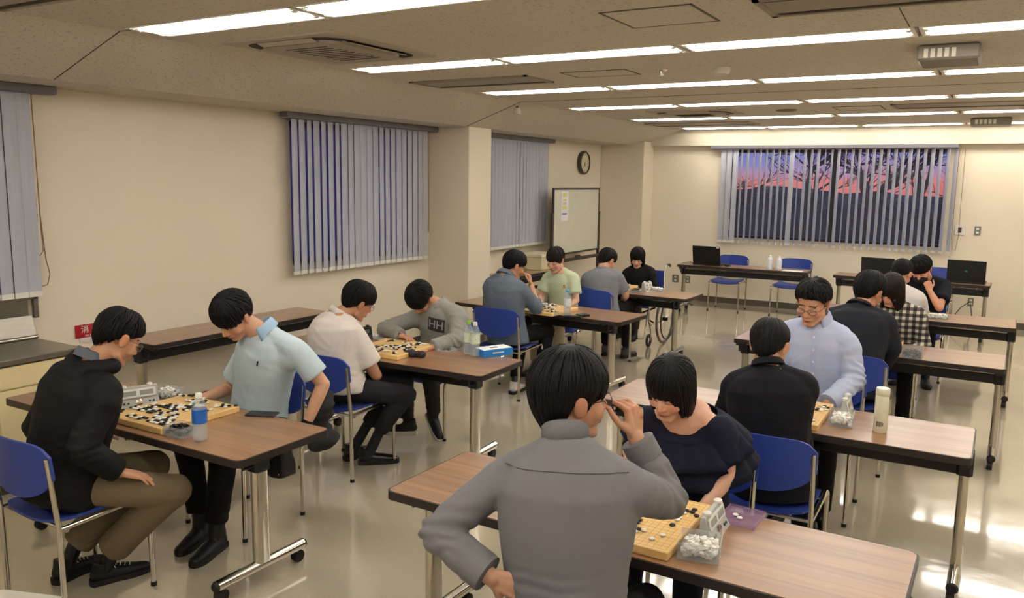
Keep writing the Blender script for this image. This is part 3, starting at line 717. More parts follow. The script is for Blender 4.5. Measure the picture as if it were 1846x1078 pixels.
# empty lilac lids
def lid(x, y, rot, w, d, label, m='clearlid', stones=0, group=None):
    t = thing('box_lid', label, 'lid', (x, y, HT), D(rot)); k = .0014; h = .016
    a = MB(); a.ext((-w / 2, -d / 2, 0), (w / 2, d / 2, k))
    for s in (-1, 1): a.box((s * w / 2, 0, h / 2), (k, d, h)); a.box((0, s * d / 2, h / 2), (w, k, h))
    obj('lid_shell', a, M[m], t)
    for i in range(stones):
        o = bpy.data.objects.new('go_stone', STONE['w' if m == 'clearlid' else 'b']); COL.objects.link(o); q = rz(D(rot)) @ np.array(((-.025 + .02 * i if stones < 3 else -.03 + .022 * i), .01 - .02 * (i % 2), .0016)); o.location = q + np.array((x, y, HT))
        tag(o, '%s captured go stone, %s from the left in the %s lid' % ('white' if m == 'clearlid' else 'black', ORD[i], 'lilac' if m == 'clearlid' else 'clear'), 'stone', 'captured stones in lids')
lid(-.685, 2.80, -2, .13, .15, 'lilac lid holding two white stones, beside the nearest game clock', stones=2)
lid(-3.21, 4.55, 0, .13, .09, 'clear lid holding black stones beside the grey sleeve', 'clear', 4)
# bag-like cover of black stones on table with the tissue box
def pouch(x, y, rot, label, s=1.0):
    m = MB(); rr = random.Random(5)
    for k in range(7): m.ell((-.05 + .1 * k / 6, rr.uniform(-.015, .015), .02), (.028, .032 + rr.uniform(-.006, .006), .02 + rr.uniform(-.004, .006)), n=12, m=8)
    o = obj('stone_pouch', m, mat('dark_purple_grey_cloth', (52, 44, 50), .8, bump=.4), None, True); o.location = (x, y, HT + .001); o.rotation_euler = (0, 0, D(rot)); o.scale = (s, s, s)
    tag(o, label, 'pouch')
pouch(-3.26, 4.27, 12, 'dark soft pouch of stones before the board on the tissue box table')
# game clocks
lcd = mat('lcd_grey_green', (120, 128, 118), .2); 
def game_clock(x, y, rot, label, body='white', w=.175, d=.055, h=.095, dark=False):
    t = thing('game_clock', label, 'clock', (x, y, HT), D(rot), 'digital game clocks')
    pr = [(-d / 2 - .012, 0), (d / 2, 0), (d / 2 - .008, h), (-d / 2 + .022, h), (-d / 2 + .006, h * .35)]
    m = MB(); m.prism(pr, -w / 2, w / 2, R=[[0, 0, 1], [1, 0, 0], [0, 1, 0]]); bm = M['black'] if dark else M['offwhite']
    obj('clock_body', m, mat('silver_grey_plastic', (176, 176, 172), .35) if not dark else M['black'], t)
    nrm = np.array((0, -1, .28)); nrm /= np.linalg.norm(nrm); Rf = frame(nrm, (1, 0, 0)); c0 = np.array((0, -d / 2 + .0125, h * .68))
    obj('display', MB().box(c0 + nrm * .002, (w * .88, h * .46, .004), Rf), M['glossblack'] if dark else mat('pale_display_plastic', (226, 228, 226), .12, coat=.5), t)
    for s in (-1, 1):
        obj('display_segment', MB().box(c0 + nrm * .0045 + np.array((s * w * .21, 0, 0)), (w * .32, h * .26, .002), Rf), mat('grey_lcd_glass', (150, 156, 150), .2) if not dark else mat('dim_digit_grey', (70, 76, 72), .4), t)
        obj('button', MB().lathe([(.015, 0), (.015, .008), (.010, .012), (0, .0125)], (s * w * .32, .004, h), 16), M['white'] if not dark else M['black'], t, True)
    c1 = np.array((0, -d / 2 - .003, h * .2)); 
    obj('round_control', MB().lathe([(.018, 0), (.018, .003), (.012, .004), (0, .004)], c1, 18, axis=nrm), M['chrome'], t, True)
    for k, u in enumerate((-.36, -.26, .26, .36)): obj('small_button', MB().lathe([(.005, 0), (.005, .003), (0, .0032)], c1 + np.array((w * u, 0, 0)), 10, axis=nrm), M['black'], t, True)
    return t
game_clock(-3.745, 2.545, 70, 'white and silver digital game clock beside the black jacket', w=.2)
game_clock(-.738, 2.625, 91, 'silver game clock on edge beside the nearest board', w=.2, h=.088, d=.045)
game_clock(-.575, 4.40, 91, 'silver game clock on edge beside the cream flask', w=.16, h=.095, d=.045)
game_clock(-3.93, 4.50, 60, 'small black digital game clock left of the boy in the grey sweatshirt', dark=True, w=.15)
game_clock(-3.2, 8.33, 75, 'small silver game clock on the table beside the wheelchair', w=.14)
# drink bottles
def bottle(x, y, label, cap, lab, labtxt=None, h=.22, r=.033, z=HT, body=None, full=.35):
    t = thing('plastic_bottle', label, 'bottle', (x, y, z)); s = h / .22
    prof = [(r * .75, 0), (r, .008), (r, .05 * s), (r * .93, .06 * s), (r, .07 * s), (r, .15 * s), (r * .8, .175 * s), (.014, .195 * s), (.013, .2 * s)]
    obj('bottle_body', MB().lathe(prof, n=20), body or M['bottle'], t, True, 60)
    obj('water', MB().lathe([(r * .7, .003), (r * .93, .01), (r * .93, h * full)], n=18), glassy_water, t, True, 60)
    obj('cap', MB().lathe([(.0155, .198 * s), (.0155, .216 * s), (.013, .22 * s), (0, .2205 * s)], n=16), cap, t, True, 50)
    if lab: 
        obj('paper_label', MB().lathe([(r * 1.01, .085 * s), (r * 1.012, .148 * s)], n=24, caps=False), lab, t, True)
        if labtxt: text_mesh('label_print', labtxt, .016, M['white'], t, (r * .9, -r * .55, .115 * s), frame((.85, -.53, 0), (.53, .85, 0)))
    return t
glassy_water = glassy('clear_water', (215, 225, 228), .22, .05)
lb = mat('blue_printed_label', (40, 100, 190), .3, var=.5, vs=25); lg = mat('white_green_printed_label', (205, 218, 196), .35, var=.3, vs=40); lw = mat('pale_printed_label', (216, 220, 222), .35, var=.2, vs=40)
bottle(-2.994, 2.335, 'clear water bottle with blue label and white cap near the left front', M['white'], lb)
bottle(-3.00, 4.52, 'clear bottle with a green cap, beside the tissue box', mat('green_cap', (130, 180, 50), .35), lg, h=.235)
bottle(-2.935, 4.50, 'clear bottle with a white cap and pale label, beside the tissue box', M['white'], lg, h=.235)
bottle(-3.17, 6.34, 'clear water bottle with a light blue cap before the mint top', mat('light_blue_cap', (90, 170, 220), .35), lw, h=.235)
bottle(-4.33, 6.90, 'small purple-labelled drink bottle behind the grey-blue shirt', mat('purple_cap', (120, 90, 130), .4), mat('purple_printed_label', (140, 100, 150), .4, var=.3), h=.15, r=.028)
wb = mat('white_printed_bottle', (214, 216, 224), .4, var=.25, vs=35)
bottle(-2.62, 11.44, 'white printed drink bottle on the far left table, left of its twin', M['white'], lw, h=.2, r=.04, body=wb)
bottle(-2.50, 11.44, 'white printed drink bottle on the far left table, right of its twin', M['white'], lw, h=.2, r=.04, body=wb)
t = thing('vacuum_flask', 'tall cream vacuum flask standing on the right-hand table', 'flask', (-.392, 4.20, HT))
fm = mat('cream_flask_enamel', (222, 220, 196), .3, coat=.3)
obj('flask_body', MB().lathe([(.029, 0), (.0315, .004), (.0315, .178), (.030, .182)], n=28), fm, t, True, 40)
obj('flask_lid', MB().lathe([(.0305, .183), (.032, .186), (.032, .212), (.029, .218), (0, .2185)], n=28), fm, t, True, 40)
m = MB(); rr = random.Random(2)
for k in range(11):
    a = D(-118 + k * 5.4); w = .0012 + .0016 * rr.random(); m.box((.0317 * math.cos(a), .0317 * math.sin(a), .045), (.0006, w, .024 if k < 9 else .015), rz(a))
obj('printed_marks', m, mat('grey_print', (96, 100, 84), .5), t)
# tissue box
t = thing('tissue_box', 'blue and white tissue box at the corner of the table', 'box', (-2.86, 4.62, HT), D(64)); 
obj('box_sides', MB().ext((-.115, -.058, 0), (.115, .058, .05), bev=.002), mat('bright_blue_card', (36, 130, 205), .4, var=.2, vs=12), t)
obj('box_top', MB().ext((-.113, -.056, .05), (.113, .056, .0512)), mat('white_card', (232, 236, 240), .5), t)
obj('opening', MB().prism([(x * .5, y * .4) for x, y in rrect(.13, .06, .029, 6)], .0512, .0518), mat('dark_print', (46, 50, 56), .5), t)
for s in (-1, 1): obj('printed_stripe', MB().box((0, s * .0582, .026), (.09, .0006, .008)), M['white'], t)
# phones and small black things
def slab(name, x, y, rot, w, d, h, m, label, cat, z=HT):
    t = thing(name, label, cat, (x, y, z), D(rot)); obj('case', MB().ext((-w / 2, -d / 2, 0), (w / 2, d / 2, h), bev=.002), m, t); obj('screen', MB().ext((-w / 2 + .004, -d / 2 + .004, h), (w / 2 - .004, d / 2 - .004, h + .0006)), M['glossblack'], t); return t
slab('phone', -3.07, 2.765, 24, .15, .075, .010, mat('dark_grey_case', (46, 48, 52), .5), 'dark phone lying face up before the pale blue polo', 'phone')
slab('phone', -3.11, 6.33, 20, .15, .075, .012, M['black'], 'black phone beside the blue-capped bottle', 'phone')
slab('wallet', -3.05, 6.41, 60, .10, .08, .018, mat('black_leather', (22, 21, 22), .5), 'black wallet beside the phone before the mint top', 'wallet')
slab('computer_mouse', -3.22, 11.5, 0, .06, .10, .028, M['black'], 'black computer mouse beside the far left laptop', 'mouse')
o = obj('paper_sheet', MB().ext((-.13, -.09, 0), (.13, .09, .0012)), mat('white_paper', (236, 236, 232), .6), None); o.location = (-2.32, 11.48, HT); tag(o, 'white sheet of paper on the far left table', 'paper')
# laptops
def laptop(x, y, rot, w, d, h, label, logo, sticker=False, ang=12):
    t = thing('laptop', label, 'laptop', (x, y, HT), D(rot), 'open black laptops')
    obj('base', MB().ext((-w / 2, -d / 2, 0), (w / 2, d / 2, .022), bev=.004), M['black'], t)
    m = MB()
    for r_i in range(5):
        for c_i in range(13): m.ext((-w / 2 + .02 + c_i * (w - .04) / 13, -.02 + r_i * .02, .022), (-w / 2 + .02 + (c_i + .85) * (w - .04) / 13, -.003 + r_i * .02, .024))
    k_ = obj('keyboard', m, mat('dark_key_plastic', (30, 30, 32), .5), t); k_['kind'] = 'stuff'
    # lid rises from the side nearer the camera; the user sits beyond, by the wall
    R = rx(D(ang)); c = np.array((0, -d / 2 + .012, .02)); lid_ = MB().box(c + R @ np.array((0, 0, h / 2)), (w, .009, h), R, bev=.003)
    L = obj('lid', lid_, mat('dark_laptop_lid', (15, 15, 18), .4), t)
    obj('screen', MB().box(c + R @ np.array((0, .0052, h / 2)), (w - .02, .001, h - .03), R), M['glossblack'], L)
    Rt = R @ np.array([[1, 0, 0], [0, 0, -1], [0, 1, 0]], float)
    if logo: obj('lid_badge', MB().box(c + R @ np.array((0, -.005, h / 2)), (.03, .001, .014), R @ ry(.4)), emis('teal_lit_badge', (0, 120, 100), .25), L)
    else: obj('lid_badge', MB().lathe([(.012, 0), (0, .0006)], c + R @ np.array((0, -.0048, h / 2)), 14, axis=R @ np.array((0, -1, 0))), mat('dim_badge', (40, 40, 44), .3), L)
    if sticker: obj('sticker', MB().box(c + R @ np.array((w / 2 - .035, -.005, h - .012)), (.045, .001, .014), R), M['white'], L)
laptop(-3.50, 11.56, -3, .41, .27, .265, 'black open laptop on the far left table', False, True)
laptop(-.24, 11.52, -3, .42, .27, .27, 'wide black laptop with a small teal badge on the far right table', True)
laptop(-1.25, 11.6, -3, .40, .26, .235, 'black open laptop half hidden behind the seated players at the far right', False)
# loose cable on far left table
o = obj('power_cable', MB().tube([(-3.74, 11.55, HT + .006), (-3.8, 11.62, HT + .02), (-3.9, 11.60, HT + .006), (-3.935, 11.5, HT - .06), (-3.93, 11.6, .55), (-3.98, 12.0, .42), (-4.15, 12.58, .37), (-4.165, 12.625, .35)], .005, 6), M['black'], None, True)
tag(o, 'black cable running from the far left laptop to the wall socket', 'cable')
o = obj('power_cable', MB().tube([(-4.20, 12.625, .3), (-4.22, 12.55, .2), (-4.25, 12.45, .03), (-4.1, 12.3, .008), (-3.9, 12.1, .008)], .005, 6), M['black'], None, True); tag(o, 'black cable hanging from the wall socket to the floor', 'cable')
o = obj('power_cable', MB().tube([(-.2, 12.6, .33), (-.3, 12.5, .25), (-.4, 12.3, .1), (-.3, 12.1, .01), (-.1, 12.2, .008), (-.15, 12.5, .1), (-.19, 12.6, .3)], .006, 6), M['black'], None, True); tag(o, 'black cable looped below the right wall socket', 'cable')
def outlet(name, x, z, label, w=.07, h=.115, m=None, cat='outlet'):
    t = thing(name, label, cat, (x, YF, z)); obj('plate', MB().ext((-w / 2, -.009, -h / 2), (w / 2, 0, h / 2), bev=.003), m or mat('grey_metal_plate', (120, 116, 106), .4), t)
    for s in (-1, 1): obj('socket', MB().ext((-.016, -.011, s * .026 - .013), (.016, -.009, s * .026 + .013)), M['white'] if m is None else M['rubber'], t)
outlet('wall_outlet', -4.375, .33, 'grey wall socket behind the wheelchair handle', .11, .12); outlet('wall_outlet', -4.17, .33, 'grey wall socket with a cable plugged in, left of the far table')
outlet('wall_outlet', -.19, .32, 'grey wall socket with cable below the wide laptop'); outlet('light_switch', -.19, 1.29, 'grey switch plate on the far wall right of the blind', .075, .12, None, 'switch')
t = thing('thermostat', 'white thermostat with dark display on the far wall', 'thermostat', (-.40, YF, 1.29)); obj('plate', MB().ext((-.062, -.02, -.07), (.062, 0, .07), bev=.006), M['white'], t); obj('display', MB().ext((-.022, -.022, -.035), (.022, -.02, .035)), mat('dark_display', (60, 62, 60), .3), t)

# ------------------------------------------------------------------ wall clock
t = thing('wall_clock', 'round wall clock with dark rim above the whiteboard', 'clock', (XW, 11.53, 2.15)); ax = (1, 0, 0)
obj('rim', MB().lathe([(.172, 0), (.178, .02), (.178, .055), (.168, .066), (.150, .066), (.150, .050)], (0, 0, 0), 36, axis=ax), mat('dark_bronze_rim', (78, 70, 56), .4, .3), t, True, 40)
obj('dial', MB().lathe([(.152, .05), (0, .0505)], (0, 0, 0), 36, axis=ax), mat('cream_dial', (216, 206, 172), .5), t)
m = MB()
for k in range(12): a = k * PI / 6; m.box((.052, .125 * math.sin(a), .125 * math.cos(a)), (.002, .008, .024 if k % 3 == 0 else .014), rx(-a))
obj('hour_marks', m, ink, t)
for nm, a, L, w in (('hour_hand', D(170), .07, .010), ('minute_hand', D(205), .11, .007)):
    obj(nm, MB().box((.054, L / 2 * math.sin(a) * .8, L / 2 * math.cos(a) * .8), (.002, w, L), rx(-a)), ink, t)
# ------------------------------------------------------------------ whiteboard on stand
t = thing('whiteboard', 'rolling whiteboard with a paper notice, before the left wall', 'whiteboard', (-5.27, 10.77, 0)); L0 = np.array((-5.12, 10.38, 0)); dk = mat('dark_brown_frame', (60, 52, 44), .4)
y0, y1, z0, z1 = -.745, .745, .845, 1.76
obj('board_face', MB().ext((-.008, y0, z0), (.006, y1, z1)), mat('whiteboard_enamel', (202, 202, 186), .25, coat=.3), t)
m = MB(); m.ext((-.014, y0 - .012, z0 - .02), (.014, y0 + .012, z1 + .012)); m.ext((-.014, y1 - .012, z0 - .02), (.014, y1 + .012, z1 + .012)); m.ext((-.014, y0, z1 - .012), (.014, y1, z1 + .012)); m.ext((-.014, y0, z0 - .02), (.014, y1, z0 + .006))
obj('board_frame', m, dk, t)
obj('pen_tray', MB().ext((-.01, y0 + .02, z0 - .12), (.06, y1 - .02, z0 - .08), bev=.006), dk, t)
o = obj('board_eraser', MB().box((-5.23, 10.75, z0 - .065), (.04, .13, .028), bev=.005), mat('grey_felt', (70, 68, 66), .9), None); tag(o, 'dark eraser in the whiteboard tray', 'eraser')
for s in (-1, 1):
    obj('post', MB().ext((-.02, s * .772 - .018, .05), (.02, s * .772 + .018, 1.42), bev=.006), dk, t); obj('foot', MB().ext((-.27, s * .772 - .02, .03), (.27, s * .772 + .02, .065), bev=.008), dk, t)
obj('crossbar', MB().cyl((0, -.745, .2), (0, .745, .2), .015), dk, t)
pn = thing('paper_notice', 'tall paper notice with yellow marks taped to the whiteboard', 'paper', (-5.262, 10.355, 1.527)); 
obj('sheet', MB().ext((0, -.115, -.22), (.0012, .115, .20)), mat('pale_paper', (222, 218, 226), .6), pn)
ye = mat('yellow_highlight', (214, 216, 90), .6, var=.25, vs=60); pk = mat('pink_print', (216, 180, 176), .6, var=.2, vs=60); pb = mat('blue_print', (120, 126, 170), .6, var=.3, vs=80)
for z_, hh, mm, w_ in ((.15, .05, ye, .13), (.075, .03, ye, .10), (.03, .04, pk, .13), (-.03, .05, ye, .14), (-.12, .03, pb, .14)):
    m = MB(); rr = random.Random(int(z_ * 999)); y_ = -w_ / 2
    while y_ < w_ / 2 - .01: q = rr.uniform(.012, .03); m.ext((.0012, y_, z_ - hh / 2), (.0017, min(w_ / 2, y_ + q), z_ + hh / 2 * rr.uniform(.5, 1))); y_ += q + .004
    obj('printed_block', m, mm, pn)
# ------------------------------------------------------------------ box and cables on the wall table
t = thing('storage_box', 'cream lidded box on the wall table beyond the column', 'box', (-5.22, 9.55, HT)); cb = mat('cream_card_box', (206, 196, 158), .6)
obj('box_body', MB().ext((-.15, -.2, 0), (.15, .2, .17), bev=.006), cb, t); obj('box_lid', MB().ext((-.158, -.208, .17), (.158, .208, .215), bev=.006), mat('pale_card_lid', (216, 208, 176), .6), t); obj('handle_hole', MB().ext((.150, .08, .10), (.153, .12, .12)), mat('dark_hole', (120, 110, 84), .8), t)
rr = random.Random(8); P = []
for k in range(46): a = k * .75; P.append((-5.2 + math.cos(a) * (.07 + .03 * rr.random()), 8.62 + math.sin(a) * (.12 + .05 * rr.random()) + k * .004, HT + .012 + .05 * rr.random()))
tag(obj('cable_coil', MB().tube(P, .006, 6), M['black'], None, True), 'tangle of black cable on the wall table behind the grey-blue shirt', 'cable')
tag(obj('tape_roll', MB().tube([(-5.12 + .04 * math.cos(a), 8.9 + .04 * math.sin(a), HT + .02) for a in np.linspace(0, 2 * PI, 17)[:-1]], .016, 6, closed=True), M['chrome'], None, True), 'small silver roll on the wall table by the column', 'tape')
# ------------------------------------------------------------------ kitchen counter at the left edge
t = thing('sink_counter', 'cream cabinet with stainless steel sink top at the left edge', 'counter', (-5.15, 1.9, 0)); O = np.array((-5.15, 1.9, 0))
x0, x1, y0, y1 = XW + .01 + 5.15, .33, -1.1, 1.03
obj('cabinet', MB().ext((x0, y0, .08), (x1 - .02, y1 - .01, .765)), M['cream'], t); obj('plinth', MB().ext((x0, y0, 0), (x1 - .06, y1 - .02, .08)), M['base'], t)
ct = obj('worktop', MB().ext((x0, y0, .775), (x1, y1, .81), bev=.006), M['steel'], t)
for k in range(4): obj('cabinet_door', MB().ext((x1 - .02, y0 + .02 + k * .53, .10), (x1 - .004, y0 + .53 + k * .53, .63)), M['cream'], t)
for k in range(4): obj('drawer_front', MB().ext((x1 - .02, y0 + .02 + k * .53, .64), (x1 - .004, y0 + .53 + k * .53, .765)), M['cream'], t)
obj('backsplash', MB().ext((x0, y0, .81), (x0 + .015, y1 - .25, 1.04)), M['steel'], t)
t = thing('steel_rack', 'stainless steel panels and ledge above the sink at the left edge', 'rack', (XW + .02, 1.9, .98))
obj('splash_panel', MB().ext((.0, -1.0, -.12), (.012, 1.10, .07)), M['steel'], t); obj('upper_rail', MB().ext((0, -1.0, .06), (.03, 1.16, .085)), M['steel'], t); obj('bracket', MB().ext((0, 1.13, -.07), (.03, 1.16, .07)), M['steel'], t)
t = thing('sink_cover', 'shiny stainless steel tray leaning on the worktop at the left edge', 'tray', (-5.36, 1.9, .81)); obj('tray_face', MB().box((0, 0, .075), (.014, 2.06, .15), ry(-.28), bev=.003), M['steel'], t); obj('tray_lip', MB().cyl((.035, -1.02, .012), (.035, 1.03, .012), .012), M['chrome'], t, True)
# red fire sign on the wall
t = thing('fire_sign', 'small red sign with white characters behind the black jacket', 'sign', (XW, 3.48, .755)); red = mat('sign_red', (168, 24, 34), .4)
obj('sign_panel', MB().ext((0, -.15, -.045), (.006, .15, .05)), red, t)
obj('sign_foot', MB().ext((0, -.12, -.085), (.006, .15, -.045)), mat('sign_pale', (206, 196, 196), .5), t)
RS = [[0, 0, 1], [1, 0, 0], [0, 1, 0]]
text_mesh('sign_text', '消 火 器', .062, M['white'], t, (.0065, 0, .012), RS); text_mesh('sign_text', 'FIRE EXTINGUISHER', .018, M['white'], t, (.0065, 0, -.033), RS)
# white basket at the bottom left
t = thing('white_basket', 'white plastic basket rim at the bottom left corner', 'basket', (-3.325, 1.63, 0), D(20)); 
a_ = rrect(.34, .26, .05, 5); n_ = len(a_); m = MB()
m.loft([[(x * .8, y * .8, 0) for x, y in a_], [(x, y, .12) for x, y in a_]], caps=False); m.loft([[(x, y, .12) for x, y in a_], [(x * 1.05, y * 1.06, .12) for x, y in a_], [(x * 1.05, y * 1.06, .108) for x, y in a_]], caps=False); m.add([(x * .8, y * .8, .002) for x, y in a_], [list(range(n_))])
obj('basket_body', m, M['white'], t, True)
# ------------------------------------------------------------------ wheelchair
t = thing('wheelchair', 'wheelchair with blue back and grey wheels under the woman in black', 'wheelchair', (-3.52, 8.92, 0), PI)
al = mat('silver_frame_paint', (176, 172, 160), .3, .8); bc = mat('blue_wheelchair_cloth', (28, 48, 130), .7)
for s in (-1, 1):
    x = s * .29; wh = obj('rear_wheel', MB().tube([(x, -.10 + .275 * math.cos(a), .29 + .275 * math.sin(a)) for a in np.linspace(0, 2 * PI, 41)[:-1]], .015, 8, closed=True), mat('grey_tyre', (104, 98, 88), .6), t, True)
    obj('hand_rim', MB().tube([(x + s * .035, -.10 + .235 * math.cos(a), .29 + .235 * math.sin(a)) for a in np.linspace(0, 2 * PI, 33)[:-1]], .008, 6, closed=True), M['black'], wh, True)
    m = MB()
    for k in range(16): a = k * PI / 8; m.cyl((x, -.10, .29), (x, -.10 + .27 * math.cos(a + .1), .29 + .27 * math.sin(a + .1)), .0016, n=4)
    obj('spokes', m, M['chrome'], wh); obj('hub', MB().cyl((x - .03, -.10, .29), (x + .03, -.10, .29), .022, n=12), M['black'], wh, True)
    xf = s * .22
    obj('side_frame', MB().tube([(xf, -.22, .30), (xf, -.22, .85), (xf, -.25, .89), (xf, -.31, .90)], .011, 8), al, t, True)
    obj('side_frame', MB().tube([(xf, -.22, .46), (xf, .22, .46), (xf, .28, .40), (xf, .36, .12)], .011, 8), al, t, True)
    obj('side_frame', MB().tube([(xf, -.22, .25), (xf, .20, .25), (xf, .24, .30), (xf, .24, .46)], .010, 8), al, t, True)
    obj('side_frame', MB().tube([(xf, -.22, .62), (xf, .10, .62), (xf, .16, .58), (xf, .16, .46)], .010, 8), al, t, True)
    obj('push_handle', MB().tube([(xf, -.30, .90), (xf, -.36, .905), (xf, -.40, .885)], .016, 8), M['black'], t, True)
    obj('brake_lever', MB().tube([(xf + s * .02, .05, .45), (xf + s * .03, .12, .52)], .008, 6), mat('red_grip', (150, 30, 40), .4), t, True)
    obj('armrest', MB().ext((xf - .022, -.15, .62), (xf + .022, .12, .65), bev=.008), M['black'], t)
    obj('front_caster', MB().tube([(xf, .22 + .06 * math.cos(a), .075 + .06 * math.sin(a)) for a in np.linspace(0, 2 * PI, 25)[:-1]], .015, 8, closed=True), M['rubber'], t, True)
    obj('caster_fork', MB().tube([(xf + s * .02, .22, .075), (xf + s * .02, .21, .15), (xf, .20, .25)], .008, 6), al, t, True)
    obj('footplate', MB().box((s * .13, .40, .12), (.15, .15, .012), rx(.15), bev=.004), M['black'], t)
obj('seat_cloth', MB().ext((-.21, -.20, .44), (.21, .20, .46), bev=.006), bc, t); obj('back_cloth', MB().ext((-.215, -.235, .50), (.215, -.215, .84), bev=.006), bc, t)
obj('cross_brace', MB().cyl((-.21, 0, .24), (.21, 0, .43), .010), M['black'], t, True); obj('cross_brace', MB().cyl((.21, .02, .24), (-.21, .02, .43), .010), M['black'], t, True)

# ------------------------------------------------------------------ people
def V3(*a): return np.array(a, float)
def unit(v): v = np.asarray(v, float); return v / (np.linalg.norm(v) + 1e-12)
_rng = np.random.RandomState(7); _lat = _rng.rand(32, 32, 32)
def vnoise(p):
    p = np.asarray(p) + 100; i = np.floor(p).astype(int); f = p - i; f = f * f * (3 - 2 * f); i &= 31; j = (i + 1) & 31; r = 0
    for dx in (0, 1):
        wx = f[:, 0] if dx else 1 - f[:, 0]; X = j[:, 0] if dx else i[:, 0]
        for dy in (0, 1):
            wy = f[:, 1] if dy else 1 - f[:, 1]; Y = j[:, 1] if dy else i[:, 1]
            for dz in (0, 1):
                wz = f[:, 2] if dz else 1 - f[:, 2]; Z = j[:, 2] if dz else i[:, 2]; r = r + wx * wy * wz * _lat[X, Y, Z]
    return r * 2 - 1
def fuse(mb, voxel, smooth=3, fac=.5):
    """one continuous skin over overlapping solids; returns vertices, faces"""
    me = mb.mesh('tmp', []); o = bpy.data.objects.new('tmp', me); COL.objects.link(o)
    r = o.modifiers.new('r', 'REMESH'); r.mode = 'VOXEL'; r.voxel_size = voxel; r.adaptivity = 0
    if smooth: s = o.modifiers.new('s', 'SMOOTH'); s.iterations = smooth; s.factor = fac
    dg = bpy.context.evaluated_depsgraph_get(); dg.update()
    e = bpy.data.meshes.new_from_object(o.evaluated_get(dg)); bpy.data.objects.remove(o); bpy.data.meshes.remove(me)
    return e
def coords(me): a = np.empty(len(me.vertices) * 3); me.vertices.foreach_get('co', a); return a.reshape(-1, 3)
def normals(me): a = np.empty(len(me.vertices) * 3); me.vertex_normals.foreach_get('vector', a); return a.reshape(-1, 3)
def setco(me, V): me.vertices.foreach_set('co', V.ravel()); me.update()
def finish(me, name, m):
    me.name = name; me.materials.clear(); me.materials.append(m); me.polygons.foreach_set('use_smooth', [True] * len(me.polygons)); return me
def wrinkle(me, amp, sc_=14, seed=0, joints=(), sag=0):
    V = coords(me); Nn = normals(me); q = V + seed * 3.7
    w = np.stack([vnoise(q * 3 + 5), vnoise(q * 3 + 17), vnoise(q * 3 + 31)], 1) * .18
    a = 1 - np.abs(vnoise((q + w) * np.array([sc_, sc_, sc_ * .55]))) * 2; b = 1 - np.abs(vnoise((q + w * 1.5) * np.array([sc_ * .6, sc_ * .6, sc_ * 1.5]) + 9)) * 2
    d = amp * (.6 * a + .5 * b) * .6
    for J, rad, dirv in joints:
        r = np.linalg.norm(V - J, axis=1); g = np.exp(-(r / rad) ** 2); t = (V - J) @ unit(dirv) + .012 * vnoise(V * 22 + seed)
        d += amp * .9 * g * np.sin((t + .02 * vnoise(V * 9 + seed * 2)) * 2 * PI / .042) * (.5 + .5 * vnoise(V * 11 + 3))
    setco(me, V + Nn * d[:, None])

SKIN = {}
def skin_mat(nm, rgb):
    if nm in SKIN: return SKIN[nm]
    m, t, b = principled(nm); at = N(t, 'ShaderNodeAttribute'); at.attribute_name = 'tone'
    tc = N(t, 'ShaderNodeTexCoord'); n = N(t, 'ShaderNodeTexNoise', Scale=40.0, Detail=3.0); t.links.new(tc.outputs['Object'], n.inputs['Vector'])
    mx = N(t, 'ShaderNodeMix', data_type='RGBA', blend_type='MULTIPLY'); mx.inputs['Factor'].default_value = .12; t.links.new(at.outputs['Color'], mx.inputs[6]); t.links.new(n.outputs['Fac'], mx.inputs[7])
    t.links.new(mx.outputs[2], b.inputs['Base Color']); b.inputs['Roughness'].default_value = .5; b.inputs['Subsurface Weight'].default_value = .04
    b.inputs['Subsurface Radius'].default_value = (.01, .004, .002)
    SKIN[nm] = m; return m
def hair_mat(nm, rgb):
    m, t, b = principled(nm); tc = N(t, 'ShaderNodeTexCoord'); n = N(t, 'ShaderNodeTexNoise', Scale=90.0, Detail=3.0); t.links.new(tc.outputs['Object'], n.inputs['Vector'])
    r = N(t, 'ShaderNodeValToRGB'); c = srgb(rgb); r.color_ramp.elements[0].color = tuple(x * .5 for x in c[:3]) + (1,); r.color_ramp.elements[1].color = tuple(x * 1.8 for x in c[:3]) + (1,)
    t.links.new(n.outputs[0], r.inputs[0]); t.links.new(r.outputs[0], b.inputs['Base Color']); b.inputs['Roughness'].default_value = .55; b.inputs['Specular IOR Level'].default_value = .22; return m
HB = hair_mat('black_hair', (13, 12, 13)); HD = hair_mat('dark_brown_hair', (26, 19, 17))
def cloth(nm, rgb, rough=.85, vs=5, var=.06, bs=420):
    return mat(nm, rgb, rough, var=var, vs=vs, bump=.25, bs=bs, sheen=0, spec=.3)

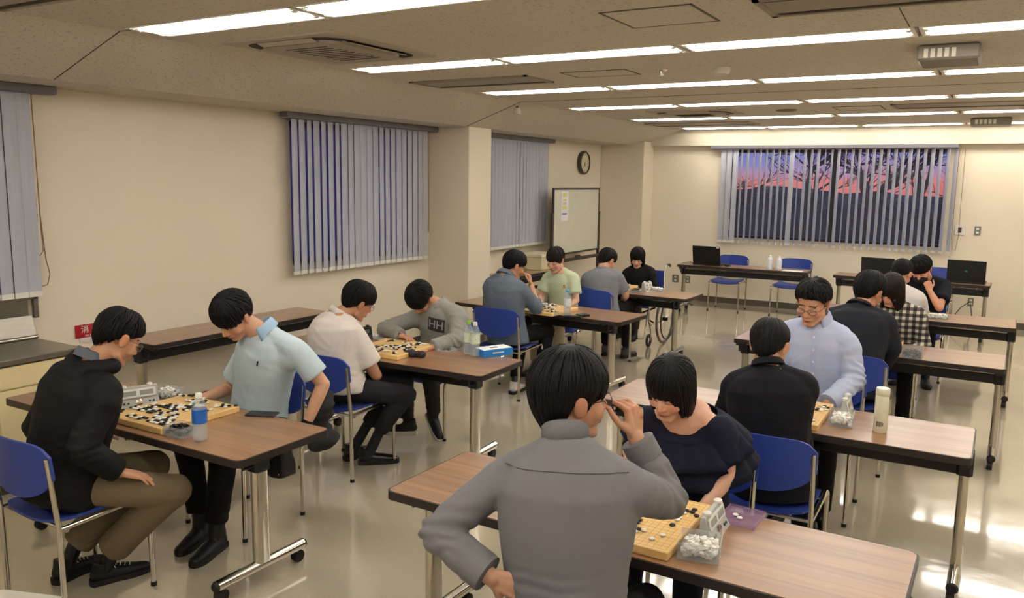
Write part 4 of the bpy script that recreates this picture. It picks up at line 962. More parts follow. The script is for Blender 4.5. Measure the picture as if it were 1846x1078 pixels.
def hand(mb, w, d, n, side, curl=(.35, .4, .3), spread=.10, s=1.0, thumb=.6, idx=None, splayf=None):
    """w wrist, d along the palm, n out of the palm, side +1 right hand / -1 left"""
    d = unit(d); n = unit(np.asarray(n) - d * (np.asarray(n) @ d)); t = np.cross(d, n) * side
    for k, off in enumerate((.030, .011, -.009, -.027)):
        kn = w + d * (.083 - (.006 if k in (0,) else 0) - (.010 if k == 3 else 0)) * s + t * off * s
        mb.cap(w + d * .012 * s + t * off * .62 * s, kn, .0145 * s, .0115 * s, 10)
        L = (.070, .078, .072, .057)[k] * s; r = (.0088, .0092, .0086, .0076)[k] * s; dd = unit(d + t * spread * (1.5 - k) * .55); p = kn; c = curl if not (idx and k in idx) else idx[k]
        for q, (f, rr_) in enumerate(((.45, 1), (.30, .93), (.25, .85))):
            a = c[q]; ax = np.cross(dd, n); dd2 = unit(dd * math.cos(a) + np.cross(np.cross(dd, n), dd) * math.sin(a)); nn = unit(np.cross(ax, dd2)) * 1
            p2 = p + dd2 * L * f; mb.cap(p, p2, r * rr_, r * rr_ * .92, 9); p = p2; n_new = unit(n - dd2 * (n @ dd2)) if abs(n @ dd2) < .98 else n
            dd = dd2
            if abs(n @ dd) > .9: break
    mb.ell(w + d * .045 * s, (.036 * s, .044 * s, .0135 * s), np.stack([t, d, n], 1), 12, 8)
    b = w + d * .02 * s + t * .024 * s; a1 = unit(d * .55 + t * .75 + n * .35 * thumb); a2 = unit(d * .85 + t * .4 + n * .5 * thumb); a3 = unit(d * .95 + t * .1 + n * .6 * thumb)
    p1_ = b + a1 * .040 * s; p2_ = p1_ + a2 * .032 * s; p3_ = p2_ + a3 * .024 * s
    mb.cap(b, p1_, .0135 * s, .0105 * s, 10); mb.cap(p1_, p2_, .0105 * s, .0095 * s, 9); mb.cap(p2_, p3_, .0095 * s, .0082 * s, 9)

def head_prims(mb, T, s=1.0, fem=False):
    """T maps head coordinates (x right, y face, z up, origin between the ears at eye height) to the world"""
    R, c = T
    def P(*a): return c + R @ (np.array(a) * s)
    def E(x, y, z, a, b, d, Q=None, n=16, m=12): mb.ell(P(x, y, z), np.array((a, b, d)) * s, R if Q is None else R @ Q, n, m)
    E(0, -.014, .038, .076, .094, .084, n=24, m=16); E(0, .028, -.022, .063 if not fem else .060, .058, .082, n=24, m=16)
    E(0, .036, -.078, .043 if not fem else .039, .042, .032); E(0, .068, -.098, .018, .016, .014); E(0, .0, -.055, .060, .05, .045)
    for q in (-1, 1):
        E(q * .040, .052, -.034, .026, .024, .028); E(q * .030, .068, .020, .024, .012, .010); E(q * .031, .0685, -.001, .0165, .0125, .0098)
        E(q * .0125, .089, -.036, .0085, .009, .0075); mb.cap(P(q * .05, .0, -.075), P(q * .018, .062, -.102), .017 * s, .014 * s, 10)
        if fem == 2: continue
        Q = ry(q * .18) @ rz(-q * .35)
        E(q * .080, -.012, -.008, .0085, .019, .031, Q); E(q * .086, -.016, .006, .006, .018, .020, Q)
    mb.cap(P(0, .076, .012), P(0, .098, -.030), .0085 * s, .0120 * s, 10); E(0, .096, -.034, .0115, .0115, .0095)
    E(0, .084, -.062, .0215, .0085, .0050); E(0, .083, -.0725, .0185, .0085, .0062); E(0, .070, -.062, .030, .018, .02)
def paint(me, T, s, rgb, brow=1.0, lips=(176, 96, 84), stubble=0):
    R, c = T; V = (coords(me) - c) @ R / s; x, y, z = V.T; ax = np.abs(x); base = np.array(srgb(rgb)[:3])
    col = np.tile(base, (len(V), 1)); col *= (1 + .06 * vnoise(coords(me) * 30))[:, None]
    def mixc(w, c_):
        nonlocal col; w = np.clip(w, 0, 1)[:, None]; col = col * (1 - w) + np.array(srgb(c_)[:3]) * w
    face = (y > .03) & (np.abs(z) < .13) & (ax < .08)
    rd = tuple(min(255, int(v * k)) for v, k in zip(rgb, (1.0, .80, .76)))
    mixc(face * .5 * np.exp(-((ax - .042) / .02) ** 2 - ((z + .03) / .018) ** 2), rd); mixc((ax > .073) * (np.abs(z) < .05) * (np.abs(y) < .06) * .35, rd)
    mixc((y > .088) * .35 * np.exp(-((z + .034) / .012) ** 2), rd)
    mixc((y > .066) * (ax < .026) * 1.1 * np.exp(-((z + .067) / .0085) ** 4) * np.clip(1.3 - ax / .022, 0, 1), lips)
    mixc((y > .07) * (ax < .022) * np.exp(-((z + .0672) / .0017) ** 2), (96, 46, 42))
    mixc((y > .05) * brow * np.exp(-((z - .0245 + (ax - .03) ** 2 * 6) / .0042) ** 4) * ((ax > .013) & (ax < .050)), (34, 26, 24))
    mixc((y > .05) * .95 * np.exp(-((z + .0065 - (ax - .031) ** 2 * 14) / .0026) ** 4) * ((ax > .016) & (ax < .047)), (30, 20, 20))
    mixc((y > .085) * .8 * np.exp(-((z + .0425) / .003) ** 2 - ((ax - .0065) / .0035) ** 2), (80, 40, 34))
    if stubble: mixc((y > .03) * (z < -.045) * (z > -.12) * stubble, (110, 84, 72))
    at = me.color_attributes.new('tone', 'FLOAT_COLOR', 'POINT'); at.data.foreach_set('color', np.concatenate([col, np.ones((len(V), 1))], 1).ravel())

def vn1(a, b, s): return float(vnoise(np.array([[math.cos(a / 1.3) * 1.8, math.sin(a / 1.3) * 1.8 + s, b]]))[0])
def hair(T, s, spec, name='hair', seed=1):
    """cap of hair plus a few hundred tapered locks; spec: keys (deg, lower z), t thickness, nar, locks"""
    R, c = T; rr = np.random.RandomState(seed); keys = np.array(spec['keys'], float); th = spec.get('t', .014); narrow = spec.get('nar', .15)
    C = np.array((0, -.014, .038)); rad = np.array((.076, .094, .084)); part = spec.get('part')
    def zend(az): return np.interp(np.abs((np.degrees(az) + 180) % 360 - 180), keys[:, 0], keys[:, 1])
    def point(az, v, off, zl=None):
        ze = zend(az) if zl is None else zl; r = rad + off; up = r[2]; dz = C[2] - ze
        if dz <= 0: ph = math.acos(max(-1, min(1, -dz / up))) * v; k = math.sin(ph); z = C[2] + up * math.cos(ph)
        else:
            tot = PI / 2 * .085 + dz; l = v * tot
            if l < PI / 2 * .085: ph = l / .085; k = math.sin(ph); z = C[2] + up * math.cos(ph)
            else: q = l - PI / 2 * .085; z = C[2] - q; k = math.sqrt(max(.05, 1 - (q / narrow) ** 2)) if spec.get('short', True) else 1 - spec.get('taper', .5) * q
        front = max(0, math.cos(az)); 
        p = np.array((r[0] * k * math.sin(az), r[1] * k * math.cos(az) * (1 - .03 * front), 0)) + np.array((0, C[1], z))
        if not spec.get('short', True) and spec.get('flare'): p[:2] *= 1 + spec['flare'] * max(0, C[2] - z)
        return p
    nA, nV = 72, 16; outer = []; inner = []; jag = rr.uniform(-1, 1, nA)
    for j in range(nV + 1):
        ro = []; ri = []
        for i in range(nA):
            az = 2 * PI * i / nA; v = j / nV; tt = th * (1 - (.85 if spec.get('short', True) else .25) * (max(0, v - .55) / .45) ** 1.5 * (.35 if abs((az + PI) % (2 * PI) - PI) < .95 else 1)) * spec.get('puff', lambda a, v: 1)(az, v)
            tt += .0035 * vn1(az * 1.3, v * 2.2, seed) * min(1, v * 3) + .0012 * math.sin(az * 23 + 3 * v + jag[i] * .6) * min(1, v * 4)
            e = zend(az) - .008 * jag[i] * (j == nV)
            ro.append(point(az, v, tt, e)); ri.append(point(az, v, -.004 + th * .1, e))
        outer.append(np.array(ro)); inner.append(np.array(ri))
    mb = MB(); tr = lambda Q: c + (np.asarray(Q) * s) @ R.T
    mb.loft([tr(q) for q in outer[1:]] + [tr(q) for q in inner[::-1][:-1]], caps=True)
    K = int(spec.get('locks', 260) * 1.3); mess = spec.get('mess', .15)
    for k in range(K):
        az = rr.uniform(-PI, PI); v0 = rr.uniform(0.05, .75); v1 = min(1.0, v0 + rr.uniform(.35, .6)); v1 = 1.0 + rr.uniform(-.02, .05) if v1 > .85 else v1; sw = rr.uniform(-mess, mess); P = []; h0 = rr.uniform(.0, .003)
        for q in range(7):
            u = q / 6; tap = 1 - (.85 if spec.get('short', True) else .25) * (max(0, v0 + (v1 - v0) * u - .55) / .45) ** 1.5 * (.35 if abs(az) < .95 else 1); v = v0 + (v1 - v0) * u; a = az + sw * u * u + (spec.get('sweep', 0) * u if abs(az) < 1.2 else 0)
            P.append(point(a, v, th * tap * spec.get('puff', lambda a, v: 1)(a, v) - .0025 + h0 + (mess * .02 * math.sin(u * 3)) - .002 * (u > .9), zend(a)))
        P = tr(P); w = rr.uniform(.003, .0055) * s; mb.tube(P, w * np.array([.25, .8, 1, 1, .85, .55, .12]), 4, flat=.45, up=unit(P[0] - tr([C])[0]))
    for (p, q, r0) in spec.get('extra', ()):  # tails and stray tufts, head coordinates
        P = tr([np.array(p) + (np.array(q) - np.array(p)) * u for u in np.linspace(0, 1, 6)]); mb.tube(P, np.array([.6, 1, 1, .8, .6, .15]) * r0 * s, 8)
    return mb

def glasses(T, s, parent, base, m):
    R, c = T; P = lambda *a: c + R @ (np.array(a) * s) - base; mb = MB(); le = MB()
    for q in (-1, 1):
        ring = [P(q * .034 + .024 * math.cos(a), .094 - .004 * abs(math.cos(a)), .0 + .017 * math.sin(a) - .003) for a in np.linspace(0, 2 * PI, 21)[:-1]]
        mb.tube(ring, .0013, 5, closed=True); mb.tube([P(q * .058, .092, .006), P(q * .072, .08, .007), P(q * .083, .0, .004), P(q * .084, -.012, -.006)], .0013, 5)
        le.add(ring, [list(range(20))])
    mb.tube([P(-.010, .094, .002), P(0, .099, .005), P(.010, .094, .002)], .0013, 5)
    g = obj('spectacles', mb, m, parent, True); obj('lenses', le, M['lens'], g)
def collar(base_pt, axis, fwd, r, h, mb, gap=.35, fold=True, sy=1.1):
    Rr = frame(axis, np.cross(fwd, axis)); ys = Rr[:, 1] * (1 if Rr[:, 1] @ fwd > 0 else -1); xs = Rr[:, 0]; zs = Rr[:, 2]; n = 26
    a = np.linspace(PI / 2 + gap, PI / 2 + 2 * PI - gap, n)
    def ring(rr_, z): return np.array([base_pt + xs * rr_ * math.cos(t) + ys * rr_ * sy * math.sin(t) + zs * (z - .012 * max(0, math.sin(t))) for t in a])
    def wing(rr_, z, dip): return np.array([base_pt + xs * rr_ * math.cos(t) + ys * rr_ * sy * math.sin(t) + zs * (z - dip * max(0, math.sin(t)) ** 3) for t in a])
    prof = [ring(r * 1.02, -.01), ring(r * .97, h), ring(r, h + .003)]
    if fold: prof += [wing(r * 1.10, h * .75, .01), wing(r * 1.24, -h * .1, .045), wing(r * 1.20, -h * .12, .045), wing(r * 1.04, h * .6, .0)]
    else: prof += [ring(r * 1.08, h - .002), ring(r * 1.12, -.01)]
    mb.loft(prof, caps=False, closed=False)

def person(S):
    near = S.get('near', 1); hip = V3(*S['hip']); neck = V3(*S['neck']); hd = V3(*S['head']); h = D(S['dir']); fw = V3(-math.sin(h), math.cos(h), 0); lat = V3(math.cos(h), math.sin(h), 0)  # lat = the person's right
    base = V3(hip[0], hip[1], 0); t = thing('person', S['label'], 'person', tuple(base)); k = S.get('size', 1.0); g = S.get('girth', 1.0)
    yaw, pit, rol = S['look']; Rh = rz(D(yaw)) @ rx(-D(pit)) @ ry(D(rol)); hs = S.get('hs', 1.0); T = (Rh, hd)
    up = unit(neck - hip); tf = unit(fw - up * (fw @ up)); tl = np.cross(tf, up) if np.cross(tf, up) @ lat > 0 else -np.cross(tf, up)
    tl = unit(tl + V3(0, 0, S.get('tilt', 0)))
    sw = S.get('sw', .165) * k; sh = {q: V3(*S[q + 'sh']) if q + 'sh' in S else neck - up * (.085 + S.get('loose', .012) * .5) + tl * sw * sg + tf * S.get('round', .015) for q, sg in (('R', 1), ('L', -1))}
    # ---- arms
    arms = {}
    for q, sg in (('R', 1), ('L', -1)):
        wr = V3(*S[q + 'wr']) if q + 'wr' in S else hip + fw * .27 + lat * sg * .12 + V3(0, 0, .17)
        if q + 'el' in S: el = V3(*S[q + 'el'])
        else:
            a, b = .275 * k, .245 * k; dd = wr - sh[q]; L = min(np.linalg.norm(dd), a + b - .01); dd = unit(dd); x = (a * a - b * b + L * L) / (2 * L); hgt = math.sqrt(max(0, a * a - x * x))
            pole = -fw * .5 + lat * sg * .6 + V3(0, 0, -.7); pole = unit(pole - dd * (pole @ dd)); el = sh[q] + dd * x + pole * hgt; wr = sh[q] + dd * L
        arms[q] = (sh[q], el, wr)
    # ---- body: one skin from head to hands
    mb = MB(); head_prims(mb, T, hs, S.get('fem', False))
    nb = neck + up * .0; skull = hd + Rh @ (V3(0, -.022, -.05) * hs); nr = .050 if S.get('fem') else .057
    mb.cap(nb - up * .04, skull, nr * (1.12 if S.get('open') else 1.0), nr * .95, 16); 
    for q in 'RL': mb.cap(nb - up * (.005 if S.get('open') else .025), sh[q] - up * (0 if S.get('open') else .015) + (nb - sh[q]) * .1, .038 if S.get('open') else .028, .038 if S.get('open') else .028, 12)
    mb.cap(nb - up * .06, hip + up * .12, .085, .085, 16, flat=1.3, up=tl); mb.ell(nb - up * (.13 if S.get('open') else .16), (.13 * k, .075, .10) if S.get('open') else (.09, .06, .08), np.stack([tl, tf, up], 1), 18, 10)
    for q, sg in (('R', 1), ('L', -1)):
        a, e, w = arms[q]; ar = (.036 if S.get('fem') else .041) * g
        mb.cap(a, e, ar * 1.08, ar * .86, 14); mb.cap(e, e + (w - e) * .35, ar * .88, ar * .86, 14); mb.cap(e + (w - e) * .35, w, ar * .86, ar * .60, 14)
        hp = S.get(q + 'hand'); 
        if hp is None: hp = dict(d=unit(unit(w - e) * .6 + fw * .5 - lat * sg * .35 + V3(0, 0, -.25)), n=(0, 0, -1))
        if hp != 0: hand(mb, w, hp['d'], hp['n'], sg, hp.get('curl', (.3, .35, .25)), hp.get('spread', .16), k * hp.get('s', .98), hp.get('thumb', .6), hp.get('idx'))
    vox = {1: .0042, 2: .0055, 3: .0075}[near]
    me = fuse(mb, vox, 3 if near < 3 else 2, .5); paint(me, T, hs, S.get('skin', (206, 158, 126)), S.get('brow', 1), S.get('lips', (172, 100, 88)), S.get('stubble', 0)); setco(me, coords(me) - base)
    obj('body', finish(me, 'body', skin_mat('skin', None)), None, t)
    # ---- shirt
    sm = MB(); o = S.get('loose', .012); chest = S.get('chest', 1.0) * k; bulge = S.get('slouch', .03); mid = (hip + neck) / 2 - tf * bulge
    def sp(u): return hip * (1 - u) ** 2 + 2 * mid * u * (1 - u) + neck * u * u + (0)
    hem = S.get('hem', -.06); rings = []; nn_ = 28; aa = np.arange(nn_) * 2 * PI / nn_
    for u, rx_, ry_, f_ in ((hem, .172, .128, .01), (.02, .172, .128, .01), (.22, .152, .122, .012), (.42, .158, .118, .01), (.62, .176, .122, .008), (.78, .180, .115, .0), (.90, .140, .090, -.002), (.97, .09, .072, 0), (1.02, .058, .056, 0)):
        if S.get('open') and u > .85: continue
        cpt = sp(u); r1 = rx_ * chest + o * (u < .95); r2 = ry_ * chest * S.get('depth', 1) + o * (u < .95)
        if S.get('fem'): r1 *= .93; r2 *= .94 if u < .5 else 1.0
        rings.append(cpt + tf * f_ + np.outer(np.cos(aa), tl) * r1 + np.outer(np.sin(aa), tf) * r2)
    sm.loft(rings)
    for q, sg in (('R', 1), ('L', -1)):
        a, e, w = arms[q]; sm.cap(nb - up * (.012 if not S.get('open') else .06) + (sh[q] - nb) * (.12 if not S.get('open') else .6), a + (nb - a) * .06, .046 + o * .3, .050 * g + o, 14)
        sl = S.get('sleeve', 'long'); ar = (.046 if S.get('fem') else .051) * g + o * .6
        sm.cap(a + (rings[4].mean(0) - a) * .45, a + (e - a) * .12, .080, .050 * g + o, 12)
        if sl == 'short': e2 = a + (e - a) * .70; sm.cap(a, e2, ar * 1.06, ar * 1.12 + .004, 16, ends=(1, 0))
        else:
            sm.cap(a, e, ar * 1.02, ar * .90, 16); fr_ = S.get(q + 'cuff', .97); w2 = e + (w - e) * fr_; sm.cap(e, w2, ar * .92, (ar * .74 + .004) if fr_ > .9 else ar * .86, 16, ends=(1, 0))
    for (p, q, ra, rb) in S.get('shirt_extra', ()): sm.cap(V3(*p), V3(*q), ra, rb, 14)
    me = fuse(sm, {1: .0075, 2: .010, 3: .013}[near], {1: 11, 2: 7, 3: 4}[near], .6)
    J = [(arms[q][1], .10, arms[q][1] - arms[q][0] + (arms[q][2] - arms[q][1])) for q in 'RL'] if S.get('sleeve', 'long') == 'long' else []
    J += [(sp(.12), .16, up)]
    wrinkle(me, S.get('fold', .0045), S.get('foldscale', 12), S.get('seed', 1), J); setco(me, coords(me) - base)
    shirt = obj(S.get('top', 'shirt'), finish(me, S.get('top', 'shirt'), S['shirt']), None, t)
    # ---- collar, cuffs
    cm_ = S.get('collar_mat', S['shirt']); ct = S.get('collar')
    if ct:
        cb_ = MB(); nax = unit(unit(skull - nb) * .45 + up * .35 + V3(0, 0, .2)); collar(nb + unit(skull - nb) * .020 - up * .016 + nax * (S.get('cz', .012) - .006) - base, nax, fw, S.get('cr', .068) * .93, S.get('ch', .034), cb_, S.get('gap', .5) if ct != 'crew' else .001, ct == 'fold')
        c_o = obj('collar', cb_, cm_, t, True); md = c_o.modifiers.new('thick', 'SOLIDIFY'); md.thickness = .003
    for q in 'RL':
        if S.get('cuffs') and S.get('sleeve', 'long') == 'long':
            a, e, w = arms[q]; d_ = unit(w - e); fr_ = S.get(q + 'cuff', .97); p = e + (w - e) * fr_; rr_ = ((.051 * g + o * .6) * .74 + .0055) if fr_ > .9 else (.051 * g + o * .6) * .88
            cu = MB(); cu.tube([p - d_ * .055 - base, p - d_ * .05 - base, p + d_ * .004 - base, p + d_ * .006 - base], [rr_ * 1.04, rr_ * 1.07, rr_ * 1.05, rr_ * .8], 18)
            obj('cuff', cu, S.get('cuff_mat', S['shirt']), t, True)
    # ---- trousers
    if S.get('legs', True):
        tm = MB(); pm = S['trousers']; lr = S.get('leg_r', 1.0)
        tm.ell(hip + V3(0, 0, .0), (.168 * k, .135 * k, .10), np.stack([lat, fw, (0, 0, 1)], 1), 20, 12); feet = {}
        for q, sg in (('R', 1), ('L', -1)):
            hj = hip + lat * sg * .085 * k + fw * .02 - V3(0, 0, .005)
            kn = V3(*S[q + 'kn']) if q + 'kn' in S else hip + fw * .43 * k + lat * sg * S.get('kspread', .12) + V3(0, 0, .035)
            an = V3(*S[q + 'an']) if q + 'an' in S else kn + fw * S.get('footf', -.02) + V3(0, 0, -kn[2] + .10)
            tm.cap(hj, kn, .083 * k * g + .006, .060 * k * lr + .004, 18, flat=.95); cuff = an + (kn - an) * S.get('cuffup', .05)
            mid_ = kn + (an - kn) * .35 - fw * .015; tm.cap(kn, mid_, .060 * k * lr, .060 * k * lr, 16); tm.cap(mid_, cuff, .060 * k * lr, .050 * lr * S.get('flare', 1), 16, ends=(1, 0)); feet[q] = (kn, an)
        me = fuse(tm, {1: .010, 2: .012, 3: .016}[near], 4, .5); wrinkle(me, .005, 9, S.get('seed', 1) + 5, [(feet[q][0], .12, V3(0, 0, 1)) for q in 'RL'] + [(feet[q][1] + V3(0, 0, .06), .09, V3(0, 0, 1)) for q in 'RL']); setco(me, coords(me) - base)
        obj(S.get('bottom', 'trousers'), finish(me, 'trousers', pm), None, t)
        for q, sg in (('R', 1), ('L', -1)):
            kn, an = feet[q]; td = unit(V3(*S[q + 'toe'])) if q + 'toe' in S else unit(fw + lat * sg * .2); td0 = td; upv = unit(V3(0, 0, 1) - td * td[2]); sd = np.cross(td, upv)
            hl = S.get(q + 'lift', 0.0); sole = an - upv * (.085) ; sole[2] = (0.0 if an[2] < .155 else an[2] - .095) if abs(td[2]) < .05 else sole[2]
            A = lambda f, u_, l=0: sole + td * f + upv * u_ + sd * l
            am = MB(); am.cap(an + (kn - an) * (.3 if S.get('socks') else .12), A(-.01, .05), .034, .036, 12)
            so = obj('sock', (lambda m_: m_)(am_shift(am, base)), S.get('sock_mat', M['black']), t, True)
            um = MB(); um.cap(A(-.035, .048), A(.02, .045), .037, .040, 14); um.cap(A(.0, .045), A(.10, .034), .042, .036, 14, flat=.85, up=upv); um.cap(A(.10, .034), A(.165, .026), .038, .030, 14, flat=.75, up=upv); um.cap(A(-.03, .06), A(-.02, .105), .036, .040, 14, ends=(1, 0))
            um.cap(A(0.0, .07), A(-.015, S.get('boot', .10)), .038, .042, 14, ends=(1, 0))
            me = fuse(um, .006 if near < 3 else .009, 3, .5); setco(me, coords(me) - base); sh_o = obj('shoe', finish(me, 'shoe', S['shoe']), None, t)
            P2 = []; 
            for (f, w_) in ((-.075, .012), (-.065, .032), (-.02, .037), (.04, .036), (.10, .044), (.15, .042), (.185, .028), (.198, .010)): P2.append((f, w_))
            out = [(f, w_) for f, w_ in P2] + [(f, -w_) for f, w_ in P2[::-1]]; sol = MB(); n2 = len(out)
            sol.loft([[A(f * 1.0, 0, l * .96) - base for f, l in out], [A(f * 1.01, .012, l) - base for f, l in out], [A(f, .028, l * .97) - base for f, l in out]]); obj('sole', sol, S.get('sole', M['rubber']), sh_o, True, 50)
            if S.get('laces'):
                lc = MB()
                for z_ in range(4): f = .035 + z_ * .02; lc.tube([A(f, .078 - z_ * .006, -.02) - base, A(f + .008, .086 - z_ * .006, 0) - base, A(f, .078 - z_ * .006, .02) - base], .0022, 5)
                lc.tube([A(.03, .085) - base, A(.015, .10, .02) - base, A(.03, .075, .04) - base], .002, 5); lc.tube([A(.03, .085) - base, A(.02, .10, -.02) - base, A(.04, .07, -.04) - base], .002, 5)
                obj('laces', lc, M['white'], sh_o, True)
    # ---- hair, glasses
    hm = hair(T, hs, S['hair'], seed=S.get('seed', 1)); me = hm.mesh('hair', S.get('hair_mat', HB), True, 0); setco(me, coords(me) - base); obj('hair', me, None, t)
    if S.get('glasses'): glasses(T, hs, t, base, S['glasses'])
    return t, dict(base=base, T=T, hs=hs, arms=arms, sp=sp, up=up, tf=tf, tl=tl, fw=fw, lat=lat, neck=neck, hip=hip, shirt=shirt)
def am_shift(mb, base): mb.v = [v - base for v in mb.v]; return mb

short = dict(t=.015, keys=[(0, .036), (35, .030), (60, .020), (80, .006), (95, -.002), (120, -.03), (150, -.060), (180, -.070)], nar=.155, locks=220, mess=.12)
def style(**k): d = dict(short); d.update(k); return d
GM = mat('dark_spectacle_frame', (36, 32, 32), .35); GS = mat('silver_spectacle_frame', (170, 166, 158), .25, .9)
blackt = cloth('black_trousers_cloth', (13, 13, 15)); char = cloth('charcoal_trousers_cloth', (34, 34, 39)); olive = cloth('olive_brown_trousers_cloth', (112, 99, 77)); dkol = cloth('dark_olive_trousers_cloth', (44, 42, 35)); beige = cloth('beige_trousers_cloth', (176, 162, 136))
shb = mat('black_shoe', (13, 13, 14), .55, bump=.3, bs=200); shl = mat('black_leather_shoe', (20, 19, 20), .25); shw = mat('white_shoe', (206, 200, 190), .5); shg = mat('black_white_shoe', (60, 60, 62), .5, var=.8, vs=30)
INFO = {}
puff = lambda a, v: 1 + .35 * math.cos(a) * min(1, v * 2) * (v < 1.1)
